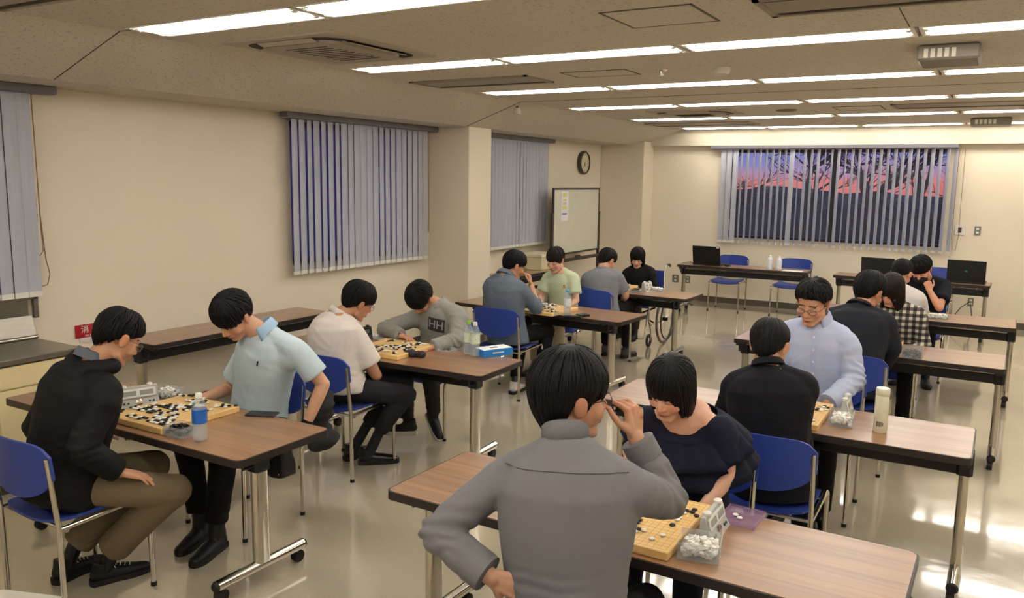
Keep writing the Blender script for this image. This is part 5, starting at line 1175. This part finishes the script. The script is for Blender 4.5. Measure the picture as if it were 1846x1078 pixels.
SPECS = [
 dict(key='P1', label='man in a black hooded jacket and olive trousers, hand on knee', hip=(-3.43, 1.93, .535), neck=(-3.37, 2.07, 1.05), head=(-3.31, 2.175, 1.160), dir=0, look=(-8, 32, 2),
      Rsh=(-3.215, 2.03, .945), Rel=(-3.19, 1.90, .745), Rwr=(-3.165, 2.05, .605), Rhand=dict(d=(.55, .75, -.30), n=(-.1, -.15, -1), curl=(.2, .3, .2), spread=.3), Rkn=(-3.08, 2.25, .475), Ran=(-3.42, 2.12, .13), Rtoe=(.35, 1, 0), Lkn=(-3.38, 2.36, .50), Lan=(-3.60, 2.04, .13), Ltoe=(-.1, 1, 0), leg_r=1.22, flare=1.25, cuffup=.12,
      shirt=cloth('black_jacket_cloth', (13, 13, 14), .7), top='jacket', loose=.03, chest=1.0, fold=.006, foldscale=9, trousers=olive, shoe=shb, laces=True, near=1, glasses=GS, seed=1, hem=-.12, Rcuff=.93, cuffs=False,
      hair=style(t=.012, keys=[(0, .050), (30, .045), (55, .035), (75, .012), (95, .008), (120, -.03), (150, -.055), (180, -.065)], locks=420, mess=.3), skin=(200, 150, 118), stubble=.2),
 dict(key='P2', label='man in a pale blue polo shirt looking down, behind the nearest left table', hip=(-3.42, 3.05, .54), neck=(-3.27, 3.00, 1.075), head=(-3.375, 2.865, 1.155), dir=180, look=(178, 42, -6), tilt=-.12, hs=1.02,
      Lsh=(-3.07, 3.02, .975), Lel=(-2.975, 3.10, .80), Lwr=(-3.03, 3.02, .58), Lhand=dict(d=(-.3, -.2, -1), n=(-1, 0, 0), curl=(.5, .6, .4)), Rsh=(-3.45, 3.02, .93),
      Rkn=(-3.55, 2.66, .55), Lkn=(-3.27, 2.68, .54), Ran=(-3.42, 2.64, .13), Lan=(-3.25, 2.60, .13), Rtoe=(.35, -1, 0), Ltoe=(.3, -1, 0), leg_r=1.12,
      shirt=cloth('pale_blue_pique', (186, 204, 214), .85), top='polo_shirt', sleeve='short', collar='fold', collar_mat=cloth('light_blue_collar_cloth', (158, 188, 216)), ch=.04, gap=.45, trousers=blackt, shoe=shb, boot=.15, near=1, seed=2, fold=.0035, loose=.014,
      hair=style(t=.019, keys=[(0, .012), (35, .002), (60, -.002), (80, .0), (95, -.004), (120, -.035), (150, -.060), (180, -.062)], locks=420, mess=.2), skin=(214, 164, 134)),
 dict(key='P3', label='man in a white short-sleeved shirt and glasses, back to the camera', hip=(-3.54, 3.84, .54), neck=(-3.60, 3.87, 1.02), head=(-3.50, 3.985, 1.085), dir=-5, look=(-24, 26, 8), hs=1.0, slouch=.06,
      Rsh=(-3.43, 3.87, .885), Rel=(-3.345, 3.97, .62), Rwr=(-3.50, 4.08, .62), Rkn=(-3.17, 4.06, .50), Ran=(-3.44, 4.00, .13), Rtoe=(.75, .7, 0), Lkn=(-3.33, 4.24, .52), Lan=(-3.60, 4.02, .12), Ltoe=(.1, 1, 0), cuffup=.30, socks=True, sock_mat=cloth('dark_sock_knit', (40, 42, 46)),
      shirt=cloth('white_shirt_cloth', (216, 208, 202), .8), sleeve='short', collar='stand', cr=.062, ch=.022, gap=.4, loose=.022, fold=.009, foldscale=10, trousers=char, shoe=shl, near=1, glasses=GS, seed=3,
      hair=style(t=.020, keys=[(0, .025), (35, .02), (60, .010), (80, -.012), (95, -.012), (120, -.040), (150, -.066), (180, -.075)], locks=380, mess=.25), skin=(192, 140, 106)),
 dict(key='P4', label='boy in a grey sweatshirt with a dark chest print bending over the left middle board', hip=(-3.50, 4.92, .54), neck=(-3.46, 4.83, .985), head=(-3.565, 4.73, 1.010), dir=180, look=(168, 58, -14), tilt=.10, slouch=.05,
      Lsh=(-3.28, 4.82, .885), Lel=(-3.22, 4.70, .745), Lwr=(-3.30, 4.52, .715), Lhand=dict(d=(-.4, -.8, -.1), n=(0, 0, -1), curl=(.5, .6, .4)), Rsh=(-3.66, 4.84, .855), Rel=(-3.84, 4.66, .765), Rwr=(-3.62, 4.57, .755), Rhand=dict(d=(1, -.15, -.08), n=(0, -.2, -1), curl=(.4, .5, .4)),
      Rkn=(-3.55, 4.50, .53), Ran=(-3.48, 4.46, .17), Rtoe=(-.9, -.6, 0), Lkn=(-3.36, 4.55, .53), Lan=(-3.42, 4.70, .17), Ltoe=(.75, -.45, -.6),
      shirt=cloth('grey_marl_jersey', (142, 142, 138), .9), top='sweatshirt', collar='crew', cr=.066, ch=.016, cz=-.002, loose=.022, fold=.010, trousers=dkol, shoe=shb, sole=mat('white_rubber_sole', (190, 186, 176), .5), near=1, seed=4,
      hair=style(t=.019, keys=[(0, .010), (35, .002), (60, .0), (80, .0), (95, -.006), (120, -.035), (150, -.062), (180, -.068)], locks=380, mess=.3), skin=(200, 146, 114)),
 dict(key='P5', label='man in a grey-blue shirt, hand at his mouth, back to the camera', hip=(-3.60, 6.02, .54), neck=(-3.64, 6.03, 1.06), head=(-3.60, 6.15, 1.135), dir=-8, look=(-38, 18, 4),
      Rsh=(-3.46, 6.02, .935), Rel=(-3.40, 6.20, .77), Rwr=(-3.49, 6.25, .96), Rcuff=.35, Rhand=dict(d=(-.18, .0, 1), n=(-1, -.4, 0), curl=(.8, .9, .5)), Rkn=(-3.40, 6.42, .53), Ran=(-3.36, 6.20, .12), Rtoe=(.5, 1, 0), Lan=(-3.55, 6.1, .12),
      shirt=cloth('grey_blue_shirt_cloth', (98, 110, 124), .85), collar='fold', ch=.03, loose=.026, hem=-.16, fold=.007, trousers=blackt, shoe=shw, near=2, glasses=GM, seed=5,
      hair=style(t=.017, keys=[(0, .022), (35, .015), (60, .010), (80, .0), (95, -.004), (120, -.045), (150, -.066), (180, -.072)], locks=280, mess=.15), skin=(196, 146, 114)),
 dict(key='P6', label='woman in a mint green knit top with tied-back hair facing the camera', hip=(-3.64, 7.24, .53), neck=(-3.665, 7.16, 1.005), head=(-3.685, 7.08, 1.105), dir=180, look=(172, 24, -4), fem=True, k=1, size=.93, sw=.158,
      Lel=(-3.455, 7.10, .72), Lwr=(-3.52, 6.96, .62), Rel=(-3.86, 7.10, .72), Rwr=(-3.76, 6.95, .62), shirt=cloth('mint_knit', (188, 202, 172), .9), top='knit_top', sleeve='short', collar='crew', cr=.064, ch=.010, cz=-.012, fold=.003, trousers=beige, shoe=shg, near=2, seed=6, leg_r=1.15,
      hair=style(t=.010, keys=[(0, .022), (30, .026), (50, .008), (70, -.02), (85, -.01), (105, -.03), (140, -.045), (180, -.05)], locks=240, mess=.08, extra=[((0, -.10, .03), (.03, -.15, -.02), .026), ((.02, -.14, .0), (.05, -.13, -.10), .020)]), hair_mat=HD, skin=(218, 170, 146), lips=(190, 104, 96)),
 dict(key='P7', label='boy in a plain grey tee seen from behind, before the wheelchair', hip=(-3.42, 7.62, .54), neck=(-3.475, 7.72, .975), head=(-3.46, 7.83, 1.055), dir=0, look=(-22, 30, 2), slouch=.05,
      Rel=(-3.24, 7.83, .70), Rwr=(-3.34, 7.98, .62), shirt=cloth('grey_tee_jersey', (122, 124, 130), .9), top='tee_shirt', sleeve='short', collar='crew', cr=.066, ch=.010, cz=-.008, loose=.026, fold=.004, trousers=blackt, shoe=shg, near=2, seed=7,
      hair=style(t=.014, keys=[(0, .03), (35, .02), (60, .01), (80, .004), (95, -.004), (120, -.035), (150, -.064), (180, -.070)], locks=220), skin=(206, 158, 128)),
 dict(key='P8', label='woman with bobbed black hair and black shirt sitting in the wheelchair', hip=(-3.52, 8.98, .55), neck=(-3.565, 8.98, .905), head=(-3.56, 8.92, 0.995), dir=180, look=(192, 22, 0), fem=2, size=.9, hs=.95, girth=.95,
      shirt=cloth('black_shirt_cloth', (14, 14, 16), .8), collar='fold', gap=.8, cr=.062, ch=.025, loose=.020, trousers=cloth('dark_grey_trousers_cloth', (60, 54, 50)), shoe=shb, near=3, seed=8, Lwr=(-3.42, 8.72, .62), Rwr=(-3.66, 8.72, .62), Rkn=(-3.62, 8.62, .54), Lkn=(-3.42, 8.62, .54), Ran=(-3.60, 8.55, .2), Lan=(-3.42, 8.55, .2),
      hair=style(t=.017, short=False, taper=.6, keys=[(0, .016), (34, .010), (48, -.05), (60, -.085), (90, -.10), (180, -.105)], locks=260, mess=.05), skin=(224, 176, 148)),
 dict(key='P9', label='man in a grey dress shirt from behind, touching his glasses, largest figure in the middle', hip=(-.93, 1.90, .56), neck=(-.975, 1.965, 1.165), head=(-1.005, 2.055, 1.270), dir=20, look=(-38, 2, 3), hs=1.07, size=1.04, slouch=.0,
      Lsh=(-1.15, 1.945, 1.035), Lel=(-1.295, 1.79, .885), Lwr=(-1.105, 1.79, .800), Lhand=dict(d=(.8, .3, -.25), n=(-.1, 1, -.3), curl=(.3, .35, .3), spread=.1, s=.9),
      Rsh=(-.80, 2.02, 1.04), Rel=(-.765, 2.235, .945), Rwr=(-.865, 2.20, 1.135), Rhand=dict(d=(-.12, .10, 1), n=(-.85, .25, .35), curl=(.95, 1.0, .4), spread=.25, thumb=.9, idx={0: (1.0, .35, .15), 1: (1.1, .9, .4)}),
      shirt=cloth('grey_dress_shirt_cloth', (118, 118, 122), .7, bs=700), top='dress_shirt', collar='stand', cr=.064, ch=.040, cz=.010, gap=.25, cuffs=True, Lcuff=.90, Rcuff=.92, loose=.012, chest=.98, girth=1.0, fold=.013, foldscale=6, sw=.175, trousers=blackt, shoe=shb, near=1, glasses=GM, seed=9, hem=-.1,
      hair=style(t=.021, keys=[(0, .018), (35, .012), (58, .006), (72, -.020), (84, .010), (98, .0), (115, -.050), (150, -.078), (180, -.086)], nar=.175, locks=620, mess=.07), skin=(198, 150, 120), Rkn=(-.86, 2.34, .54), Lkn=(-1.12, 2.33, .54)),
 dict(key='P10', label='woman in a navy ruffled dress with bobbed hair, looking down', hip=(-.99, 3.20, .54), neck=(-1.0, 3.07, 1.015), head=(-1.03, 2.97, 1.090), dir=180, look=(172, 28, -6), fem=2, size=.97, hs=1.0, sw=.16, round=.03, open=True,
      Lel=(-.80, 3.06, .76), Lwr=(-.88, 2.93, .63), Lhand=dict(d=(-.5, -.7, -.3), n=(0, 0, -1)), Rel=(-1.22, 3.05, .78), Rwr=(-1.12, 2.93, .65),
      shirt=cloth('navy_dress_cloth', (19, 23, 42), .8), top='dress', bottom='skirt', sleeve='short', collar=None, loose=.012, fold=.004, trousers=cloth('navy_skirt_cloth', (16, 19, 34)), shoe=shb, near=1, seed=10,
      hair=style(t=.016, short=False, taper=.55, keys=[(0, .016), (24, .012), (38, -.03), (50, -.088), (70, -.108), (90, -.115), (180, -.12)], locks=520, mess=.04), skin=(220, 172, 148), lips=(186, 110, 100)),
 dict(key='P11', label='person in a navy suit jacket seen from behind, short black hair', hip=(-.79, 3.74, .54), neck=(-.845, 3.79, 1.045), head=(-.865, 3.865, 1.125), dir=6, look=(-4, 22, 0), size=1.0,
      Rel=(-.70, 3.80, .79), Rwr=(-.69, 3.93, .62), Rhand=dict(d=(-.3, .7, -.4), n=(0, 0, -1)), Lel=(-1.04, 3.82, .79), shirt=cloth('navy_suit_cloth', (12, 13, 22), .8), top='suit_jacket', collar='fold', cr=.066, ch=.022, gap=1.0, loose=.018, sw=.155, hem=-.2, fold=.003, cuffs=False, Rcuff=.84, trousers=cloth('navy_suit_trousers', (11, 11, 18)), shoe=mat('brown_leather_shoe', (70, 44, 34), .4), near=1, seed=11,
      hair=style(t=.014, keys=[(0, .03), (35, .025), (60, .018), (80, .004), (95, .004), (120, -.035), (150, -.060), (180, -.070)], locks=380, mess=.08), skin=(212, 160, 126)),
 dict(key='P12', label='man in a light blue dress shirt with glasses facing the camera, looking down', hip=(-.80, 4.93, .55), neck=(-.825, 4.87, 1.115), head=(-.845, 4.775, 1.220), dir=180, look=(168, 24, -5), size=1.03, hs=1.02,
      Lsh=(-.655, 4.85, .985), Lel=(-.60, 4.80, .80), Lwr=(-.70, 4.60, .70), Rel=(-1.03, 4.76, .80), Rwr=(-.90, 4.60, .70), shirt=cloth('light_blue_shirt_cloth', (176, 186, 214), .8), top='dress_shirt', collar='fold', cr=.070, ch=.036, gap=.5, cuffs=True, loose=.022, fold=.011, foldscale=6, trousers=blackt, shoe=shl, near=1, glasses=GM, seed=12,
      Rhand=dict(d=(.3, -.2, -1), n=(1, 0, 0)), Lhand=dict(d=(-.3, -.2, -1), n=(-1, 0, 0)),
      hair=style(t=.017, keys=[(0, .070), (20, .074), (34, .066), (48, .060), (60, .030), (70, .016), (84, .024), (98, .008), (120, -.035), (150, -.060), (180, -.068)], locks=420, mess=.35), skin=(208, 154, 122), lips=(176, 104, 92)),
 dict(key='P13', label='man in a charcoal suit jacket with thick black hair', hip=(-.735, 5.78, .54), neck=(-.75, 5.92, 1.065), head=(-.70, 6.04, 1.155), dir=2, look=(-30, 20, 4), hs=1.05, size=1.04,
      Rel=(-.52, 5.95, .80), Rwr=(-.58, 6.08, .64), shirt=cloth('charcoal_suit_cloth', (34, 36, 44), .85), top='suit_jacket', collar='fold', cr=.074, ch=.018, gap=1.0, loose=.026, hem=-.15, fold=.003, trousers=char, shoe=shb, near=2, seed=13,
      hair=style(t=.022, keys=[(0, .02), (35, .012), (60, .006), (80, -.005), (95, -.01), (120, -.05), (150, -.074), (180, -.080)], locks=300), skin=(196, 142, 112)),
 dict(key='P14', label='woman in a black and white plaid shirt with long dark hair over her face', hip=(-.60, 7.06, .54), neck=(-.605, 6.96, .975), head=(-.645, 6.86, 1.080), dir=180, look=(160, 30, -6), fem=2, size=.93,
      shirt=None, collar='fold', gap=.7, cr=.06, ch=.022, loose=.022, fold=.004, trousers=blackt, shoe=shb, near=2, seed=14, Lwr=(-.52, 6.78, .62), Rwr=(-.72, 6.78, .62),
      hair=style(t=.016, short=False, taper=.35, keys=[(0, .0), (20, -.01), (34, -.10), (50, -.165), (90, -.16), (180, -.15)], locks=260, mess=.05), hair_mat=HD, skin=(214, 166, 144)),
 dict(key='P15', label='boy in a white tee with cropped hair at the farthest right table', hip=(-.70, 7.62, .54), neck=(-.665, 7.76, 1.02), head=(-.665, 7.86, 1.115), dir=0, look=(-16, 24, 4), hs=1.0,
      Rel=(-.49, 7.88, .755), Rwr=(-.62, 8.02, .72), shirt=cloth('white_tee_jersey', (206, 200, 200), .85), top='tee_shirt', sleeve='short', collar='crew', cr=.066, ch=.012, cz=-.004, loose=.022, trousers=blackt, shoe=shb, near=3, seed=15,
      hair=style(t=.009, keys=[(0, .05), (60, .03), (80, .012), (95, .008), (120, -.02), (150, -.045), (180, -.055)], locks=200, mess=.2), skin=(204, 152, 122)),
 dict(key='P16', label='boy in a dark navy tee and dark mask leaning his face on his fist', hip=(-.56, 8.92, .54), neck=(-.515, 8.80, 1.01), head=(-.565, 8.66, 1.085), dir=180, look=(165, 34, 8), hs=1.02,
      Lsh=(-.36, 8.80, .925), Lel=(-.375, 8.50, .755), Lwr=(-.475, 8.56, .905), Lhand=dict(d=(-.35, .15, 1), n=(-.5, .8, .2), curl=(1.4, 1.4, .8)), shirt=cloth('dark_navy_tee_jersey', (16, 18, 28), .85), top='tee_shirt', sleeve='short', collar='crew', cr=.064, ch=.010, cz=-.008, loose=.02, trousers=cloth('navy_trousers_cloth', (24, 26, 40)), shoe=shb, near=3, seed=16,
      hair=style(t=.018, keys=[(0, .015), (35, .01), (60, .004), (80, .0), (95, -.004), (120, -.035), (150, -.06), (180, -.066)], locks=240, mess=.3), skin=(206, 150, 120)),
]
def plaid():
    m, t, b = principled('black_white_plaid_cloth'); tc = N(t, 'ShaderNodeTexCoord'); sp = N(t, 'ShaderNodeSeparateXYZ'); t.links.new(tc.outputs['Object'], sp.inputs[0]); fac = []
    for ax, f in ((0, 1), (2, 1)):
        a = N(t, 'ShaderNodeMath', operation='MULTIPLY'); a.inputs[1].default_value = 21; t.links.new(sp.outputs[ax], a.inputs[0]); g = N(t, 'ShaderNodeMath', operation='FRACT'); t.links.new(a.outputs[0], g.inputs[0])
        c = N(t, 'ShaderNodeMath', operation='GREATER_THAN'); c.inputs[1].default_value = .48; t.links.new(g.outputs[0], c.inputs[0]); fac.append(c)
    s_ = N(t, 'ShaderNodeMath', operation='ADD'); t.links.new(fac[0].outputs[0], s_.inputs[0]); t.links.new(fac[1].outputs[0], s_.inputs[1]); h_ = N(t, 'ShaderNodeMath', operation='MULTIPLY'); h_.inputs[1].default_value = .5; t.links.new(s_.outputs[0], h_.inputs[0])
    r = N(t, 'ShaderNodeValToRGB'); r.color_ramp.interpolation = 'CONSTANT'; r.color_ramp.elements[0].color = srgb((196, 190, 176)); r.color_ramp.elements[1].position = .4; r.color_ramp.elements[1].color = srgb((92, 86, 80)); e = r.color_ramp.elements.new(.9); e.color = srgb((30, 30, 36))
    t.links.new(h_.outputs[0], r.inputs[0]); t.links.new(r.outputs[0], b.inputs['Base Color']); b.inputs['Roughness'].default_value = .85; return m
for s_ in SPECS:
    if s_['key'] == 'P14': s_['shirt'] = plaid()

for spec_ in SPECS: INFO[spec_['key']] = person(spec_)
# jacket hood of the man in black
t, I = INFO['P1']; b = I['base']; nk = I['neck']; up, tf, tl = I['up'], I['tf'], I['tl']
hm_ = MB(); 
for a in np.linspace(-1, 1, 13):
    c = nk - b + up * (.02 - .05 * (1 - abs(a)) ) - tf * (.075 * math.cos(a * PI / 2) - .03) + tl * .10 * math.sin(a * PI / 2); hm_.ell(c, (.045, .045, .035 + .012 * (1 - abs(a))), None, 12, 8)
hm_.ell(nk - b - up * .085 - tf * .085, (.105, .045, .085), np.stack([tl, tf, up], 1), 18, 12)
me = fuse(hm_, .008, 5, .6); V = coords(me); wrinkle(me, .006, 14, 3); obj('hood', finish(me, 'hood', SPECS[0]['shirt']), None, t)
# grey shirt collar showing inside the hood
cb_ = MB(); collar(nk - b + up * .03, unit(up + tf * .25), I['fw'], .064, .03, cb_, .4, False); o = obj('inner_collar', cb_, cloth('grey_inner_shirt', (96, 100, 112)), t, True)
# chest print on the grey sweatshirt, set flush on the cloth by projecting onto it
def print_on(info, u, side, upo, w, h, name, m, txt=None, txtm=None, size=.07, roll=0):
    t, I = info; b = I['base']; sh = I['shirt']; dgm = sh.data
    from mathutils.bvhtree import BVHTree
    V = coords(dgm); bv = BVHTree.FromPolygons([tuple(v) for v in V], [tuple(p.vertices) for p in dgm.polygons])
    c = I['sp'](u) - b + I['tl'] * side + I['up'] * upo; up, tf, tl = I['up'], I['tf'], I['tl']
    cr_, sr_ = math.cos(roll), math.sin(roll); ex = tl * cr_ + up * sr_; ey = -tl * sr_ + up * cr_
    n = 8; G = []; 
    for j in range(n + 1):
        for i in range(n + 1):
            p = c + ex * (i / n - .5) * w + ey * (j / n - .5) * h; hit = bv.ray_cast(Vector(p + tf * .4), Vector(-tf)); G.append(np.array(hit[0]) + tf * .0035 if hit[0] is not None else p + tf * .13)
    F = [[j * (n + 1) + i, j * (n + 1) + i + 1, (j + 1) * (n + 1) + i + 1, (j + 1) * (n + 1) + i] for j in range(n) for i in range(n)]
    pr = obj(name, MB().add(G, F), m, sh, True)
    if txt:
        nrm = tf; R = np.stack([-ex, ey, tf], 1)
        o = text_mesh(name + '_letters', txt, size, txtm, pr, (0, 0, 0), np.eye(3)); me = o.data; V = coords(me)
        for i, v in enumerate(V):
            p = c - ex * v[0] + ey * v[1]; hit = bv.ray_cast(Vector(p + tf * .4), Vector(-tf)); q = np.array(hit[0]) if hit[0] is not None else p + tf * .13; V[i] = q + tf * (.0055 + v[2])
        setco(me, V)
    return pr
dkp = mat('dark_print_ink', (44, 44, 48), .8)
print_on(INFO['P4'], .72, -.045, 0, .135, .095, 'chest_print', dkp, 'HH', mat('grey_letter_ink', (150, 150, 148), .8), .085, roll=.0)
# small embroidered rider emblem on the polo, as a tiny stitched shape
t, I = INFO['P2']; print_on(INFO['P2'], .74, -.07, 0, .010, .026, 'embroidered_emblem', mat('dark_blue_thread', (34, 40, 66), .8))
# tiny coloured motif on the mint top
print_on(INFO['P6'], .68, -.075, 0, .026, .018, 'chest_motif', mat('orange_thread', (206, 150, 90), .8)); print_on(INFO['P6'], .72, -.075, 0, .012, .014, 'chest_motif', mat('dark_thread', (50, 56, 70), .8))
# button placket and pocket of the light blue shirt
pm_ = cloth('light_blue_placket_cloth', (170, 182, 216), .8)
for u in (.86, .74, .62, .50, .38, .26): 
    print_on(INFO['P12'], u, 0, 0, .032, .07, 'placket', pm_); print_on(INFO['P12'], u, 0, .004, .011, .011, 'button', M['white'])
print_on(INFO['P12'], .62, -.095, 0, .095, .10, 'chest_pocket', pm_)
# back yoke seam of the grey dress shirt
def seam_on(info, pts, name, m, w=.0022, sgn=-1):
    t, I = info; b = I['base']; sh = I['shirt']
    from mathutils.bvhtree import BVHTree
    V = coords(sh.data); bv = BVHTree.FromPolygons([tuple(v) for v in V], [tuple(p.vertices) for p in sh.data.polygons]); P = []
    for (u, side) in pts:
        p = I['sp'](u) - b + I['tl'] * side; hit = bv.ray_cast(Vector(p + sgn * I['tf'] * .4), Vector(-sgn * I['tf']))
        if hit[0] is not None: P.append(np.array(hit[0]) + sgn * I['tf'] * .0005)
    if len(P) > 2: obj(name, MB().tube(P, w, 5, flat=.5), m, sh, True)
seam_on(INFO['P9'], [(.885 + .012 * math.cos(a * 9), a) for a in np.linspace(-.175, .175, 15)], 'yoke_seam', cloth('grey_seam_thread', (84, 84, 88)))
seam_on(INFO['P5'], [(.80, a) for a in np.linspace(-.15, .15, 11)], 'yoke_seam', cloth('blue_grey_seam_thread', (70, 80, 92)))
seam_on(INFO['P11'], [(u, 0) for u in np.linspace(.2, .9, 12)], 'back_seam', cloth('navy_seam_thread', (14, 15, 24)))
# white cuff and watch band of the navy suit
t, I = INFO['P11']; a, e, w = I['arms']['R']; d_ = unit(w - e); p = e + (w - e) * .90
obj('shirt_cuff', MB().tube([p - d_ * .03 - b * 0 - I['base'], p + d_ * .03 - I['base']], [.040, .041], 16), M['white'], t, True)
# bracelet of the polo wearer
t, I = INFO['P2']; a, e, w = I['arms']['L']; d_ = unit(w - e); p = w - d_ * .025 - I['base']; obj('wrist_band', MB().tube([p - d_ * .012, p + d_ * .012], [.031, .031], 16), M['black'], t, True)
# ruffles of the navy dress and the neckline
t, I = INFO['P10']; b = I['base']; nk = I['neck'] - b; up, tf, tl = I['up'], I['tf'], I['tl']; navy = SPECS[9]['shirt']
def ruffle(z0, z1, r0, r1, name, ph, a0=0, a1=2 * PI, fz=.05, side=1.0):
    n = 90; rings = []
    for k in range(7):
        u = k / 6; rr_ = r0 + (r1 - r0) * u ** .8; ring = []
        for i in range(n):
            a = a0 + (a1 - a0) * i / (n - 1); w_ = .010 * u * math.sin(a * 9 + ph) + .006 * u * math.sin(a * 17 + ph * 2); zz = z0 + (z1 - z0) * u - fz * (math.sin(a) > 0) * math.sin(a) * (1) + .0
            ring.append(nk + tl * math.cos(a) * (rr_ + w_) * side + tf * (math.sin(a) * (rr_ * .62 + w_) - .005 + .02 * u) + up * (zz + w_ * .4))
        rings.append(ring)
    m = MB().loft(rings, caps=False, closed=False); o = obj(name, m, navy, t, True, 0); md = o.modifiers.new('thick', 'SOLIDIFY'); md.thickness = .004
ruffle(-.035, -.155, .125, .265, 'ruffle', 0, fz=.06); ruffle(-.11, -.245, .17, .280, 'ruffle', 2, fz=.05)
obj('necklace_cord', MB().tube([nk + tl * .066 * math.cos(a) + tf * (.062 * math.sin(a) + .0) + up * (-.035 - .03 * math.sin(a)) for a in np.linspace(0, 2 * PI, 25)[:-1]], .0018, 5, closed=True), M['black'], t, True)
# dark mask of the boy leaning on his fist
t, I = INFO['P16']; R, c = I['T']; mm = MB(); mm.ell(c + R @ (V3(0, .060, -.060) * I['hs']) - I['base'], V3(.064, .048, .050), R, 18, 12); obj('face_mask', mm, mat('dark_mask_cloth', (26, 26, 32), .8), t, True)
# dark jacket draped over the chair of the polo wearer, and a bag hanging from it
jm = MB(); 
for k in range(9): jm.ell((-3.05 + .03 * math.sin(k), 3.14 + .02 * math.cos(k * 2), .70 - k * .030), (.05 + .012 * math.sin(k * 2), .085, .04), None, 14, 10)
jm.ell((-3.02, 3.14, .48), (.07, .10, .05), None, 14, 10); me = fuse(jm, .010, 4, .5); wrinkle(me, .010, 12, 8)
o = obj('draped_jacket', finish(me, 'draped_jacket', cloth('dark_jacket_cloth', (38, 38, 40))), None, None); tag(o, 'dark jacket bunched on the chair beside the pale blue polo', 'jacket')
t = thing('hanging_bag', 'black bag with small metal rivets hanging below the table edge', 'bag', (-3.06, 2.86, .42)); 
jm = MB(); jm.loft([[(x * w_, y * .03 * (1 + .5 * (z < .1)), z) for x, y in ((-1, -1), (0, -1.3), (1, -1), (1, 1), (0, 1.3), (-1, 1))] for z, w_ in ((-.06, .045), (-.05, .075), (.0, .072), (.10, .055), (.20, .045), (.24, .04))]); me = fuse(jm, .008, 3, .5); wrinkle(me, .005, 14, 2); obj('bag_body', finish(me, 'bag_body', M['black']), None, t)
rv = MB()
for x in (-.05, .02, .045): rv.ell((x, -.05, -.035), (.006, .004, .006), None, 10, 8)
obj('rivets', rv, M['chrome'], t, True)
